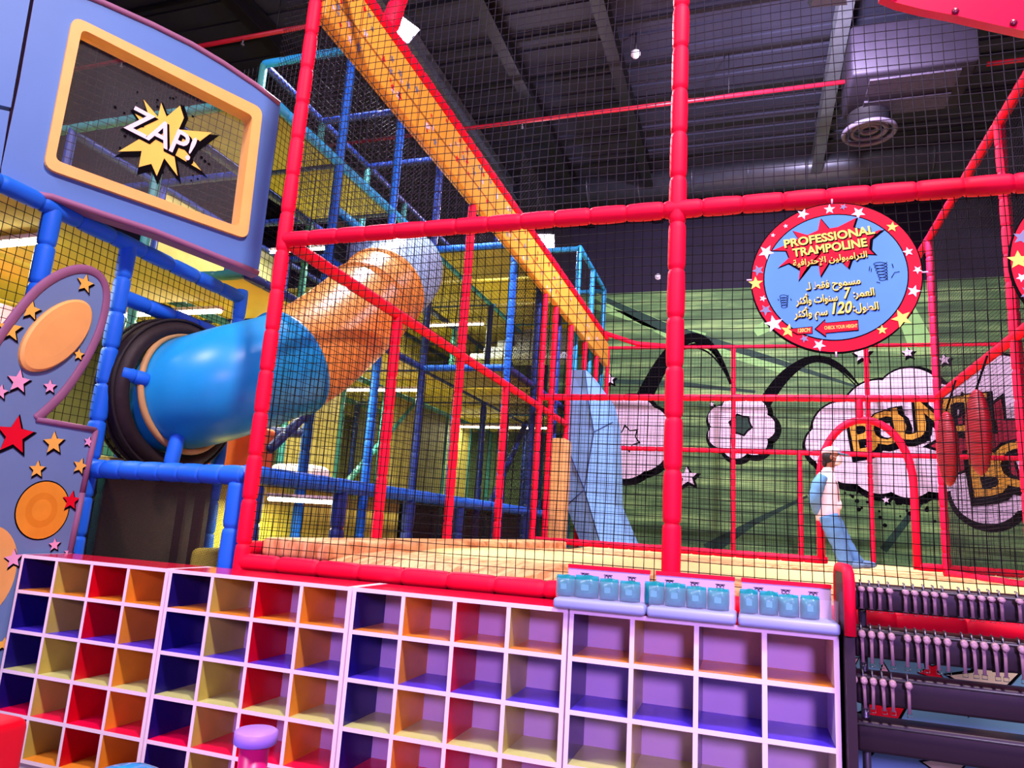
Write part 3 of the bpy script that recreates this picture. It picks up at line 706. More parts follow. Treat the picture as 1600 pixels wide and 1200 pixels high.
# ------------------------------------------------------------------ soft play frame
GX = [-2.95, -4.155, -5.33, -6.53, -7.73]; GY = [3.65, 4.85, 6.05, 7.27, 8.49, 9.7, 10.9, 12.1, 13.3, 14.5]
LA, LP, LB, LC, LD = EYE+.27, EYE+1.78, EYE+2.0, EYE+3.69, EYE+5.07
def soft_play():
    t = thing('soft_play_frame', (-5.33, 8.5, 0), 'tall blue foam-padded soft play frame of several netted storeys', 'play frame')
    xs = GX[1]
    # outer posts
    for Y, z, m in ((2.45, LP, BLUE), (3.06, LP, BLUE), (3.65, LP, BLUE), (4.85, EYE+1.85, BLUE)): bar('post', (xs, Y, 0), (xs, Y, z), .055, m, t)
    for Y in GY[2:]: bar('post', (xs, Y, 0), (xs, Y, LD), .05, BLUE if Y < 8 else BLUED, t)
    for Y in GY[4:]: bar('post', (GX[0], Y, 0), (GX[0], Y, LD+.05 if Y > 12 else LC), .048, BLUE if Y < 9 else (BLUED if Y < 12 else CYAN), t)
    for X in GX[2:]:
        for Y in GY[1:]: bar('inner_post', (X, Y, 0), (X, Y, LD if Y > 6 and X > -6 else LC), .045, TEAL if X > -6 else BLUED, t, .5, 10)
    # beams along the depth
    for z, y0, y1, m, r in ((LP, 1.9, 4.85, BLUE, .055), (EYE+1.40, 3.65, 4.85, BLUE, .055), (LA, 4.85, 14.5, BLUED, .045), (LB, 4.85, 14.5, BLUED, .045), (LC, 4.85, 14.5, CYAN, .05), (LD, 6.05, 14.5, BLUE, .045), (EYE+3.18, 6.05, 8.49, CYAN, .045), (EYE+2.6, 6.05, 6.3, BLUE, .045)):
        bar('beam', (xs, y0, z), (xs, y1, z), r, m, t)
    for z, m in ((LB, BLUED), (LC, BLUED), (LD+.05, CYAN)): bar('beam', (GX[0], 8.49 if z < LD else 12.1, z), (GX[0], 14.5, z), .045, m, t)
    for X in GX[2:4]:
        for z in (LA, LB-.05, LC-.05, LD) if X > -6 else (LA, LB-.05, LC-.05): bar('inner_beam', (X, 4.85 if z < LD else 6.05, z), (X, 14.5, z), .045, TEAL if z < LC-.1 else BLUED, t, .6, 10)
    # beams across
    for Y in (4.85, 6.05, 7.27, 8.49, 10.9, 13.3):
        for z in (LB, LC, LD) if Y > 5 else (LB, LC): bar('cross_beam', (xs, Y, z), (GX[4] if z < LD else GX[2], Y, z), .045, (CYAN if z == LD and Y < 7 else BLUED if Y > 5 else TEAL), t, .3, 10)
    for Y in (8.49, 12.1, 14.5):
        for z in (LB, LC, LD+.02) if Y > 9 else (LB, LC): bar('cross_beam', (xs, Y, z), (GX[0], Y, z), .045, BLUE if Y < 9 else CYAN, t)
    # sloping braces
    bar('brace', (xs, 5.5, EYE+.55), (xs, 7.27, LB), .045, BLUED, t); bar('brace', (GX[2], 8.6, LA), (GX[2], 10.8, LB), .045, TEAL, t); bar('brace', (-3.5, 9.7, LA), (-3.5, 11.2, LB-.3), .045, BLUED, t)
    bar('cross_beam', (xs, 6.05, EYE+.78), (GX[2], 6.05, EYE+.78), .05, BLUED, t)
    # decks: yellow vinyl boards
    for k in range(1, 4):
        for j in range(1, 9):
            for z in (LB, LC):
                if z == LC and (k > 1 and j < 5 or j == 3): continue
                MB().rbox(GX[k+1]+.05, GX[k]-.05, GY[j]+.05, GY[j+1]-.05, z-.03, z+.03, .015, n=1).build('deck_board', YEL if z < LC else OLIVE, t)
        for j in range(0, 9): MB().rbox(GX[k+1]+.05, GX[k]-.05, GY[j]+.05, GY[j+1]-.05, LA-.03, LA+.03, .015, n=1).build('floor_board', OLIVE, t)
        MB().rbox(GX[k+1]+.05, GX[k]-.05, 1.9, 4.8, LP-.03, LP+.03, .015, n=1).build('deck_board', YEL, t)
    for j in range(4, 9):
        for z in (LB, LC): MB().rbox(GX[1]+.05, GX[0]-.05, GY[j]+.05, GY[j+1]-.05, z-.03, z+.03, .015, n=1).build('deck_board', YEL if j % 2 else OLIVE, t)
    # panels between the storeys
    random.seed(3)
    for k, X in ((2, GX[2]), (3, GX[3])):
        for j in range(1, 9):
            for z0, z1 in ((LA, LB), (LB, LC), (LC, LD)):
                if z0 == LC and j < 5: continue
                if z0 != LC and random.random() < ((.72 if z0 == LA else .40) if k == 2 else .55) and not (z0 == LA and j < 3 and k == 2):
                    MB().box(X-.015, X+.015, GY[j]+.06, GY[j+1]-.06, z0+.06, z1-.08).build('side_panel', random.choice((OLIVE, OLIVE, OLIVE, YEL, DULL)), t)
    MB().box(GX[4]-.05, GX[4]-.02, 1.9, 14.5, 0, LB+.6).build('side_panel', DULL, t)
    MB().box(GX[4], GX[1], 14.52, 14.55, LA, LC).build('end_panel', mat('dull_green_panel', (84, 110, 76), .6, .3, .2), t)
    for i in range(5): MB().rbox(-4.9+.22*i, -3.05, 11.9+.12*i, 12.4+.12*i, EYE+2.95+.15*i, EYE+3.09+.15*i, .05).build('padded_step', mat('pale_grey_vinyl', (186, 196, 204), .45, .4, .05), t)
    for i, (Y, z) in enumerate(((5.2, LA),)): MB().rbox(-4.9, -4.3, Y, Y+.6, z+.03, z+.5+.1*i, .06).build('foam_block', (mat('orange_vinyl', (236, 110, 44)), CRIM, YEL)[i], t)
    MB().box(xs-.05, xs-.03, 6.1, 7.22, LB+.05, EYE+3.15).build('slide_entry_board', BLACKM, t)
    MB().rbox(-5.0, -4.4, 6.6, 7.0, LA+.03, LA+.25, .1).build('foam_block', WHITE, t)
    net('net', (xs, 1.9, EYE+.3), (0, 1, 0), (0, 0, 1), 2.9, 1.44, .055, .0026, CORD, t)
    net('net', (xs, 4.9, LB+.05), (0, 1, 0), (0, 0, 1), 9.5, 1.6, .06, .0026, CORD, t, step=.6)
    net('net', (xs, 4.9, LC+.05), (0, 1, 0), (0, 0, 1), 9.5, 1.3, .06, .0028, CORD_LIT_GREY, t, step=.6, diag=True)
    net('net', (xs, 6.05, LC+.05), (-1, 0, 0), (0, 0, 1), 3.5, 1.3, .06, .0026, CORD_LIT_GREY, t, step=.6)
    net('net', (GX[0], 8.5, LA), (0, 1, 0), (0, 0, 1), 6.0, 4.8, .07, .003, CORD, t, step=.8, diag=True)
    net('net', (GX[2], 4.9, LA), (0, 1, 0), (0, 0, 1), 9.0, 1.65, .07, .003, CORD, t, step=.8)
    return t
soft_play()
# light tubes under the decks
def tube_light(p0, p1, label, power, col):
    p0, p1 = Vector(p0), Vector(p1); t = thing('light_tube', (p0+p1)/2, label, 'lamp')
    MB().box(p0.x, p1.x, p0.y-.04, p0.y+.04, p0.z+.02, p0.z+.05).build('fitting', WHITE, t)
    MB().tube([p0, p1], .016, 8).build('glowing_tube', mat('tube_glow', (255, 250, 226), emit=(255, 246, 214), estr=14), t)
    l = area('tube_glow_light', (p0+p1)/2-Vector((0, 0, .03)), (p0+p1)/2-Vector((0, 0, 1)), (p1-p0).length, col, power, .05)
    return t
WARM = (1, .94, .62)
for n, (x0, x1, Y, z, lab, pw) in enumerate(((-6.3, -4.75, 5.3, LB-.18, 'glowing white tube lamp behind the net above the blue tube slide', 55), (-5.2, -4.3, 6.6, LB-.18, 'glowing tube lamp close behind the top of the blue tube', 45), (-6.4, -4.5, 3.3, LP-.10, 'tube lamp under the lowest yellow deck, left of the net post', 40),
        (-6.3, -4.5, 9.1, LB-.18, 'tube lamp under the middle deck, behind the orange slide section', 60), (-6.3, -4.5, 7.8, LC-.18, 'tube lamp under the upper deck, behind the pale slide section', 60), (-6.3, -4.5, 11.5, LC-.18, 'tube lamp deep in the play frame under the upper deck', 60),
        (-3.95, -3.2, 5.3, EYE+.10, 'tube lamp low inside the mesh-fronted play pen', 26), (-6.3, -3.5, 12.7, LB-.18, 'tube lamp at the far end of the play frame', 45))):
    tube_light((x0, Y, z), (x1, Y, z), lab, pw*1.5, WARM)

# play pen under the slide: dark mesh sides
def pen():
    t = thing('play_pen', (-3.54, 3.65, 0), 'low blue-framed play pen with dark mesh front beneath the tube slide', 'play pen')
    zt = EYE+.20; r = .058
    bar('top_beam', (-4.17, 3.65, zt), (-2.91, 3.65, zt), .06, BLUE, t, .16); bar('post', (-2.955, 3.65, 0), (-2.955, 3.65, zt-.04), .055, BLUE, t)
    bar('post', (-4.17, 3.58, EYE-.5), (-4.17, 3.58, zt-.1), .04, BLUE, t)
    bar('top_beam', (-2.955, 3.70, zt+.02), (-2.955, 10.9, zt+.02), .055, BLUE, t)
    for Y in GY[1:7]: bar('post', (-2.97, Y, 0), (-2.97, Y, zt-.02), .055, BLUED, t)
    bar('inner_post', (-3.54, 4.6, 0), (-3.54, 4.6, zt-.02), .055, BLUED, t)
    MB().box(-4.08, -3.0, 3.655, 3.658, .3, zt-.05).build('mesh_front', MESHF, t)
    MB().box(-2.974, -2.972, 6.1, 10.8, .3, zt-.05).build('mesh_side', MESHF, t)
    MB().rbox(-3.65, -3.1, 4.1, 4.5, .95, 1.22, .05).build('foam_wedge', YEL, t)
    MB().box(-4.28, -4.26, 4.9, 8.4, .2, LA-.04).build('back_panel', YEL, t)
    MB().box(-4.11, -4.09, 3.75, 4.75, .2, LA-.04).build('dark_board', mat('brown_board', (52, 34, 26), .6, .3, .15), t)
    for x in (-3.9, -3.75): MB().box(x, x+.07, 4.2, 4.23, .3, zt-.1).build('dark_slat', mat('brown_board', (44, 26, 24)), t)
    return t
pen()

# ------------------------------------------------------------------ tube slide
def tube_slide():
    t = thing('tube_slide', (-3.7, 4.6, EYE+.9), 'blue and orange plastic tube slide curving out of the play frame', 'slide')
    K = [Vector((-4.28, 4.25, EYE+.79)), Vector((-3.98, 4.25, EYE+.83)), Vector((-3.68, 4.32, EYE+.93)), Vector((-3.46, 4.75, EYE+1.19)), Vector((-3.42, 5.3, EYE+1.62)), Vector((-3.43, 5.9, EYE+2.14)), Vector((-3.47, 6.42, EYE+2.56)), Vector((-3.74, 6.78, EYE+2.78)), Vector((-4.2, 6.84, EYE+2.84))]
    def cr_(a, b, c, d, u): return .5*((2*b)+(c-a)*u+(2*a-5*b+4*c-d)*u*u+(-a+3*b-3*c+d)*u**3)
    pts = []
    for i in range(len(K)-1):
        a, b, c, d = K[max(0, i-1)], K[i], K[i+1], K[min(len(K)-1, i+2)]
        for u in range(8): pts.append(cr_(a, b, c, d, u/8))
    pts.append(K[-1]); R = .42
    s1, s2 = 23, 41
    def seg(name, i0, i1, m): mb = MB(); mb.tube(pts[i0:i1+1], R, 40, 0, False); return mb.build(name, m, t)
    gl = dict(rough=.34, spec=.5, var=.05)
    seg('tube_section', 0, s1, mat('blue_slide_plastic', (26, 146, 204), **gl)); seg('tube_section', s1, s2, mat('orange_slide_plastic', (232, 154, 72), **gl)); seg('tube_section', s2, len(pts)-1, mat('pale_blue_slide_plastic', (150, 186, 224), **gl))
    for i, m in ((s1, MATS['blue_slide_plastic']), (s1+14, MATS['orange_slide_plastic']), (s2, MATS['orange_slide_plastic'])):
        d = (pts[i+1]-pts[i]).normalized()*.012; MB().tube([pts[i]-d, pts[i]+d], R+.018, 40).build('flange', m, t)
    d = (pts[4]-pts[3]).normalized()
    n = d; a = n.cross(Vector((0, 0, 1))).normalized(); b = a.cross(n); c = Vector((-3.995, 4.25, EYE+.828))
    MB().tube([c+a*.442*math.cos(k*PI/24)+b*.442*math.sin(k*PI/24) for k in range(48)], .024, 8, closed=True).build('end_ring', mat('tan_ring', (186, 148, 92), .5, .3, .1), t)
    bar('support_leg', (-3.87, 4.05, EYE+.26), (-3.87, 4.08, EYE+.50), .05, BLUE, t); bar('support_arm', (-4.06, 3.68, EYE+.86), (-3.96, 3.93, EYE+.83), .05, BLUE, t, .1)
    return t
tube_slide()
t = thing('tire', (-4.16, 4.25, EYE+.29), 'big black rubber tire around the lower mouth of the tube slide', 'tire')
tm = mat('black_rubber', (34, 24, 26), .6, .35, .15, 20, .2)
mb = MB(); c = Vector((-4.14, 4.25, EYE+.80)); secs = []
for k in range(48):
    a = k*PI/24; secs.append(c+Vector((0, .545*math.cos(a), .50*math.sin(a))))
mb.tube(secs, [(.13, .075)]*48, 14, closed=True); mb.build('carcass', tm, t)
mb = MB()
for dx in (-.08, 0, .08): mb.tube([c+Vector((dx, (.625-.12*abs(dx)*8*.1)*math.cos(k*PI/24), (.582-.12*abs(dx)*8*.1)*math.sin(k*PI/24))) for k in range(48)], .012, 6, closed=True)
mb.build('tread', mat('dark_tread', (22, 16, 18), .7), t)

# ------------------------------------------------------------------ facade with the window
fd = ray(1870, 910); FU = Vector((fd.x, fd.y, 0)).normalized(); FO = Vector((-3.555, 4.201, EYE)); FP = Plane(FO, FU, (0, 0, 1))
def rounded(pts, r, n=5):
    out = []; k = len(pts)
    for i in range(k):
        p, a, b = Vector(pts[i]), Vector(pts[i-1]), Vector(pts[(i+1) % k]); da, db = (a-p).normalized(), (b-p).normalized(); p0, p1 = p+da*r, p+db*r
        for j in range(n+1):
            u = j/n; out.append(tuple((1-u)**2*p0+2*u*(1-u)*p+u*u*p1))
    return out
def ring(mb, pl, outer, inner, h, depth=0, mi=0, side=None):
    """flat ring between two outlines (same centre), with its rims"""
    side = mi if side is None else side
    cx = sum(p[0] for p in inner)/len(inner); cy_ = sum(p[1] for p in inner)/len(inner)
    def hit(poly, a):
        dx, dy = math.cos(a), math.sin(a); best = None
        for i in range(len(poly)):
            (x0, y0), (x1, y1) = poly[i], poly[(i+1) % len(poly)]; ex, ey = x1-x0, y1-y0; den = dx*ey-dy*ex
            if abs(den) < 1e-9: continue
            s_ = ((x0-cx)*ey-(y0-cy_)*ex)/den; q = ((x0-cx)*dy-(y0-cy_)*dx)/den
            if s_ > 0 and -1e-6 <= q <= 1+1e-6: best = s_ if best is None else max(best, s_)
        return (cx+dx*best, cy_+dy*best)
    an = sorted({round(math.atan2(p[1]-cy_, p[0]-cx), 5) for p in list(outer)+list(inner)} | {round(-PI+i*PI/32, 5) for i in range(64)})
    O = [hit(outer, a) for a in an]; I = [hit(inner, a) for a in an]; k = len(an)
    vs = [pl.P(*p, h) for p in O]+[pl.P(*p, h) for p in I]; fs = [(i, (i+1) % k, k+(i+1) % k, k+i) for i in range(k)]; ms = [mi]*k
    if depth:
        vs += [pl.P(*p, h-depth) for p in O]+[pl.P(*p, h-depth) for p in I]
        fs += [(i, 2*k+i, 2*k+(i+1) % k, (i+1) % k) for i in range(k)]+[(k+i, k+(i+1) % k, 3*k+(i+1) % k, 3*k+i) for i in range(k)]+[(2*k+i, 3*k+i, 3*k+(i+1) % k, 2*k+(i+1) % k) for i in range(k)]
        ms += [side]*k+[mi]*k+[mi]*k
    mb.add(vs, fs, ms)
def facade():
    q = lambda x, y: FP.px(x, y)
    t = thing('facade_panel', FP.P(-.7, 0, .1), 'periwinkle blue padded facade panel with an orange-framed window reading zap', 'panel')
    outer = [q(*p) for p in ((60, -40), (160, 0), (240, 36), (300, 66), (350, 96), (400, 130), (438, 160), (434, 200), (420, 300), (403, 431), (330, 402), (240, 366), (160, 340), (80, 312), (0, 300), (2, 262), (30, 130))]
    inn = rounded([q(*p) for p in ((112, 30), (407, 174), (382, 372), (68, 262))], .06)
    mb = MB(); ring(mb, FP, outer, inn, 0, .10, 0, 1); mb.build('padded_face', [PANEL, MAUVE], t)
    for pts in (((60, -40), (160, 0), (240, 36), (300, 66), (350, 96), (400, 130), (437, 159)), ((403, 430), (330, 401), (240, 365), (160, 339), (80, 312), (0, 300))):
        mb = MB(); P = [q(*p) for p in pts]; up = -1 if pts[0][0] == 60 else 1
        mb.tube([FP.P(a, b+up*.018, .004) for a, b in P], [(.022, .016)]*len(P), 8); mb.build('edge_trim', MAUVE, t)
    fo = rounded([q(*p) for p in ((112, 27), (408, 172), (384, 375), (66, 264))], .07); fi = rounded([q(*p) for p in ((126, 48), (392, 183), (370, 356), (84, 252))], .04)
    mb = MB(); ring(mb, FP, fo, fi, .03, .13); mb.build('window_frame', APRI, t)
    gm = mat('clear_window', (255, 255, 255), .05, .5, 0, alpha=.02)
    mb = MB(); mb.prism([FP.P(a, b, -.05) for a, b in fi], FP.n*-.006); pane = mb.build('window_pane', gm, t)
    a0, a1, b0, b1 = min(p[0] for p in fi), max(p[0] for p in fi), min(p[1] for p in fi), max(p[1] for p in fi)
    net('window_net', FP.P(a0, b0, -.118), FP.u, (0, 0, 1), a1-a0, b1-b0, .055, .0024, CORD, t)
    pl = FP; sc = (Vector(q(300, 200))-Vector(q(200, 200))).length/100
    cx, cy_ = q(258, 212)
    rr = [(0, 62), (14, 34), (26, 52), (36, 30), (52, 56), (62, 28), (80, 48), (96, 26), (110, 40), (128, 28), (146, 70), (158, 40), (172, 62), (184, 46), (196, 60), (208, 30), (226, 56), (242, 26), (262, 66), (280, 30), (296, 46), (316, 78), (334, 30), (346, 50)]
    mb = MB(); mb2 = MB()
    P = [(cx+r*sc*1.08*math.cos(math.radians(a+75)), cy_+r*sc*1.08*math.sin(math.radians(a+75))) for a, r in rr]
    pl.poly(mb, [(cx+(a-cx)*1.14+.015, cy_+(b-cy_)*1.14-.02) for a, b in P], -.046, 0); pl.poly(mb, P, -.044, 1)
    mb.build('starburst', [INK, GOLD], pane)
    for i in range(60):
        a = random.random()*2*PI; r = sc*random.uniform(40, 78); pl.poly(mb2, circ2(cx+r*math.cos(a), cy_+r*math.sin(a), random.uniform(.004, .012), n=8), -.047)
    mb2.build('ink_dots', INK, pane)
    mb = MB(); a, b = q(256, 208)
    put_text(mb, pl, 'ZAP!', a+.010, b-.014, .27, -.042, -.10, .012, .12, 0, .86); put_text(mb, pl, 'ZAP!', a, b, .27, -.040, -.10, .003, .12, 1, .82)
    mb.build('lettering', [INK, PINKW], pane)
    t2 = thing('facade_panel', FP.P(-2.2, 0, .1), 'plain blue padded facade panel left of the zap window, above a seam', 'panel')
    mb = MB(); mb.prism([FP.P(*q(*p), 0) for p in ((54, -40), (17, 168), (-60, 150), (-60, -80))], FP.n*-.10); mb.build('padded_face', PANEL, t2)
    t3 = thing('facade_panel', FP.P(-2.3, 0, .1), 'plain blue padded facade panel at far left, below the seam', 'panel')
    mb = MB(); mb.prism([FP.P(*q(*p), 0) for p in ((15, 174), (-4, 290), (-60, 280), (-60, 158))], FP.n*-.10); mb.build('padded_face', PANEL, t3)
facade()

# ------------------------------------------------------------------ ear-shaped star board
def star_board():
    pl = Plane((-4.080, 3.0, EYE), (0, 1, 0), (0, 0, 1)); q = lambda x, y: pl.px(x, y)
    t = thing('star_board', (-4.080, 3.0, 0), 'slate blue cut-out board shaped like a long ear, printed with stars', 'board')
    ear = [(56, 655), (80, 634), (103, 610), (128, 574), (148, 536), (160, 505), (167, 470), (166, 448), (157, 431), (140, 421), (118, 420), (90, 430), (60, 450), (30, 484), (0, 525), (-40, 590), (-80, 660)]
    low = [(-80, 660), (56, 655), (150, 672), (128, 770), (107, 872)]
    P1 = [q(*p) for p in ear]; P2 = [q(*p) for p in low]; P2 += [(P2[-1][0]-.0, -EYE+.01), (P2[0][0], -EYE+.01)]
    mb = MB(); mb.prism([pl.P(*p, 0) for p in reversed(P1)], (-.022, 0, 0), 0, 1); mb.prism([pl.P(*p, 0) for p in reversed(P2)], (-.022, 0, 0), 0, 1); mb.build('board', [SLATE, MAUVE], t)
    mb = MB(); E = [q(*p) for p in ear[:-1]]
    def smooth(P):
        for _ in range(2):
            Q = [P[0]]
            for i in range(len(P)-1):
                (a, b), (c, d) = P[i], P[i+1]; Q += [(a*.75+c*.25, b*.75+d*.25), (a*.25+c*.75, b*.25+d*.75)]
            P = Q+[P[-1]]
        return P
    mb.tube([pl.P(a, b, .0) for a, b in smooth(E)], [(.030, .014)]*len(smooth(E)), 8); mb.build('edge_trim', MAUVE, t)
    mb = MB(); E = [q(*p) for p in ((56, 655), (149, 672), (128, 770), (107, 872))]+[(P2[4][0], -1.2)]
    for a, b in zip(E, E[1:]): mb.tube([pl.P(*a, 0), pl.P(*b, 0)], (.020 if abs(a[1]-b[1]) > .2 else .018), 8)
    mb.build('edge_trim', MAUVE, t)
    a, b = q(87, 523); mb = MB(); secs = circ2(0, 0, 1, n=40); ax = (Vector(q(139, 474))-Vector(q(37, 570))).length/2; ca, sa = math.cos(.956), math.sin(.956)
    for h0, h1, k0, k1 in ((0, .02, 1, 1), (.02, .032, 1, .93), (.032, .036, .93, .6), (.036, .037, .6, 0.001)):
        A = [pl.P(a+(x*ax*ca-y*.150*sa)*k0, b+(x*ax*sa+y*.150*ca)*k0, h0) for x, y in secs]; B = [pl.P(a+(x*ax*ca-y*.150*sa)*k1, b+(x*ax*sa+y*.150*ca)*k1, h1) for x, y in secs]
        mb.add(A+B, [(i, (i+1) % 40, 40+(i+1) % 40, 40+i) for i in range(40)], 0, True)
    mb.build('foam_oval', APRI, t)
    mb = MB(); a, b = q(67, 797); pl.poly(mb, circ2(a, b, .180, .180), .002, 0); pl.poly(mb, circ2(a, b, .172, .172), .003, 1)
    for i in range(3): pl.poly(mb, circ2(a-.01, b, .145-.04*i), .0034+.0004*i, 1+(i % 2))
    mb.build('orange_disc', [INK, mat('orange_print2', (238, 160, 48), .5, .3, .08), mat('deep_orange_print', (228, 146, 38), .5, .3, .08)], t)
    mb = MB(); a, b = q(-26, 895); pl.poly(mb, circ2(a, b, .19, .26), .004); mb.build('foam_oval', APRI, t)
    mbs = [MB(), MB(), MB()]
    for x, y, r, k in ((132, 443, 14, 0), (47, 484, 14, 0), (14, 514, 17, 0), (122, 554, 9, 0), (83, 692, 16, 0), (57, 733, 12, 0), (124, 728, 12, 0), (22, 680, 26, 1), (110, 782, 14, 1), (28, 596, 16, 2), (77, 604, 10, 2), (137, 690, 8, 2), (84, 851, 9, 2), (20, 873, 13, 2), (0, 612, 10, 2), (106, 864, 8, 2), (4, 1006, 9, 0)):
        a, b = q(x, y); s = r*.0045; rot = .15*math.sin(x); mb = MB(); pl.poly(mb, star2(a+.006, b-.008, s*1.16, rot, .47), .005, 0); pl.poly(mb, star2(a, b, s, rot), .0062, 1)
        mb.build('star_print', [INK, (GOLD, REDP, mat('pink_print', (240, 172, 206)))[k]], t)
star_board()
t = thing('pink_locker', (-5.65, 3.75, LA+.03), 'salmon pink locker block behind the net at far left', 'locker')
pm = mat('salmon_panel', (236, 150, 140), .4, .4, .05); pk = mat('pink_panel', (238, 172, 196), .4, .4, .05)
MB().rbox(-5.95, -5.42, 2.9, 4.1, LA+.03, EYE+1.42, .02).build('body', pk, t); MB().rbox(-5.415, -5.395, 2.9, 3.5, LA+.05, EYE+1.42, .008).build('door', pm, t); MB().rbox(-5.415, -5.395, 3.52, 4.1, LA+.05, EYE+1.42, .008).build('door', pk, t)

# ------------------------------------------------------------------ blue faceted climbing wall and the tan block beside it
def climb():
    Yd = {'L': 11.25, 'M': 11.12, 'R': 11.6}
    def p(x, y, k): return aY(x, y, Yd[k])
    Lp = [p(891, 578, 'L'), p(889, 640, 'L'), p(887, 700, 'L'), p(885, 790, 'L'), p(907, 848, 'L')]
    Mp = [p(914, 578, 'M'), p(920, 630, 'M'), p(928, 675, 'M'), p(913, 765, 'M'), p(938, 850, 'M')]
    Rp = [p(918, 580, 'R'), p(948, 622, 'R'), p(957, 660, 'R'), p(961, 790, 'R'), p(987, 852, 'R')]
    t = thing('climbing_wall', (-2.4, 11.4, DECK), 'pale blue faceted foam climbing wall standing at the left behind the cage', 'climbing wall')
    bl = [mat('blue_foam_facet', (116, 164, 214), .5, .35, .05, 2)]
    B = [q+Vector((0, 1.2, 0)) for q in Lp]; D = [q+Vector((0, .8, 0)) for q in Rp]
    V = Lp+Mp+Rp+B+D; fs = []
    for i in range(4):
        fs += [(i, 5+i, 6+i, 1+i), (5+i, 10+i, 11+i, 6+i), (15+i, i, i+1, 16+i), (10+i, 20+i, 21+i, 11+i), (20+i, 15+i, 16+i, 21+i)]
    fs += [(0, 15, 20, 10, 5), (4, 9, 14, 24, 19)]
    MB().add(V, fs).build('foam_facets', bl, t)
    mb = MB()
    for L in (Mp, [Rp[2], Mp[2]], [Lp[2], Mp[3]], [Lp[3], Mp[3]]): mb.tube([q+Vector((0, -.004, 0)) for q in L], .010, 6)
    mb.build('seams', mat('dark_seam', (40, 66, 120)), t)
climb()
t = thing('foam_block', (-2.7, 10.7, DECK), 'tan padded block between the red posts beside the blue climbing wall', 'foam block')
a = aY(858, 684, 10.6); b = aY(884, 684, 10.6); MB().rbox(-2.885, b.x, 10.6, 11.0, DECK-.07, a.z, .03).build('block', mat('tan_foam', (224, 166, 100), .5, .35, .06), t)

# ------------------------------------------------------------------ cubby shelves
YC, YCB = 3.22, 3.545
CT = EYE-.341; PITCH_Z = .2185; TH = .020
def cubby(x0, x1, walls, label):
    t = thing('cubby_shelf', ((x0+x1)/2, (YC+YCB)/2, 0), label, 'cubby shelf', 'cubby shelves in a row'); W = WHITE
    x0 += .004; x1 -= .004; n = 5; zb = CT-n*PITCH_Z; cw = (x1-x0-TH)/4
    rows = [ORNG, VIOL, GRNB, ROSE, ORNG]
    MB().box(x0, x0+TH, YC, YCB, 0, CT, [0, 1, 0, 0, 0, 0]).build('side_panel', [W, walls[0]], t)
    MB().box(x1-TH, x1, YC, YCB, 0, CT, 0).build('side_panel', [W], t)
    MB().box(x0+TH, x1-TH, YC, YCB, CT-TH, CT, [0, 0, 0, 0, 0, 1]).build('top_panel', [W, mat('crimson_top', (214, 14, 56), .16, .5, .03)], t)
    for i in range(1, 4):
        x = x0+cw*i; MB().box(x, x+TH, YC+.001, YCB-.008, zb+TH, CT-TH, [0, 1, 0, 0, 0, 0]).build('divider', [W, walls[i]], t)
    for j in range(1, 6):
        z = CT-PITCH_Z*j; MB().box(x0+TH, x1-TH, YC+.0005, YCB-.008, z, z+TH, [0, 0, 0, 0, 0, 1]).build('shelf', [W, rows[j-1]], t)
    MB().box(x0+TH, x1-TH, YCB-.008, YCB-.002, zb, CT-TH).build('back_panel', BACKP, t)
    MB().box(x0+TH, x1-TH, YC+.02, YC+.035, 0, zb).build('plinth', W, t)
UX = [-4.064, -2.975, -1.848, -.757, .341]
cubby(UX[0], UX[1], [NAVY, LIME, CRIM, ORNG], 'colourful cubby shelf at the far end, beside the star-printed board')
cubby(UX[1], UX[2], [NAVY, LIME, CRIM, ORNG], 'colourful cubby shelf under the left corner post, behind the lavender-topped post')
cubby(UX[2], UX[3], [NAVY, ORNG, CRIM, LIME], 'colourful cubby shelf with columns navy, orange, red and olive, bare red top')
cubby(UX[3], UX[4], [NAVY, LIME, LILB, LILB], 'cubby shelf with lilac backs, under the clear trays, beside the wristband rack')
# clear trays of teal packets
t0 = None
acr = mat('clear_acrylic', (240, 236, 255), .06, .6, 0, alpha=.06); trayw = mat('pale_blue_tray', (150, 164, 208), .4, .5, .03)
bagm = mat('teal_packet', (18, 134, 142), .3, .5, .14, 9, .2); bagd = mat('teal_packet_print', (70, 166, 176), .35, .4, .1)
XS = [-.825, -.415, -.045, .345]
LABT = ('clear acrylic tray of teal packets, farthest from the rack', 'clear acrylic tray of teal packets, middle one below the red post', 'clear acrylic tray of teal packets, nearest the red end panel')
for i in range(3):
    x0, x1 = XS[i]+.003, XS[i+1]-.003; z = CT+.001
    t = thing('acrylic_tray', ((x0+x1)/2, 3.27, z), LABT[i], 'tray', 'clear trays on the cubby top')
    MB().rbox(x0, x1, 3.175, 3.40, z, z+.045, .016).build('base', trayw, t)
    MB().box(x0+.006, x1-.006, 3.205, 3.209, z+.045, z+.128).build('front_pane', acr, t)
    for x in (x0+.006, x1-.010): MB().box(x, x+.004, 3.209, 3.40, z+.045, z+.128).build('side_pane', acr, t)
    MB().box(x0+.012, x1-.012, 3.40, 3.412, z+.0, z+.165).build('back_board', mat('lilac_back_board', (206, 176, 214), .3, .5, .05, 4), t)
    MB().box(x0+.010, x1-.010, 3.397, 3.415, z+.165, z+.182).build('red_edge', RED, t)
    pl = Plane(((x0+x1)/2, 3.399, z+.135), (1, 0, 0), (0, 0, 1)); mb = MB()
    for a in (-.11, 0, .11):
        pl.ribbon(mb, circ2(a-.008, 0, .007, n=12), .003, .0005); pl.ribbon(mb, circ2(a+.008, 0, .007, n=12), .003, .0005); pl.ribbon(mb, [(a-.02, .010), (a+.02, .010)], .003, .0006)
    mb.build('printed_marks', INK, t)
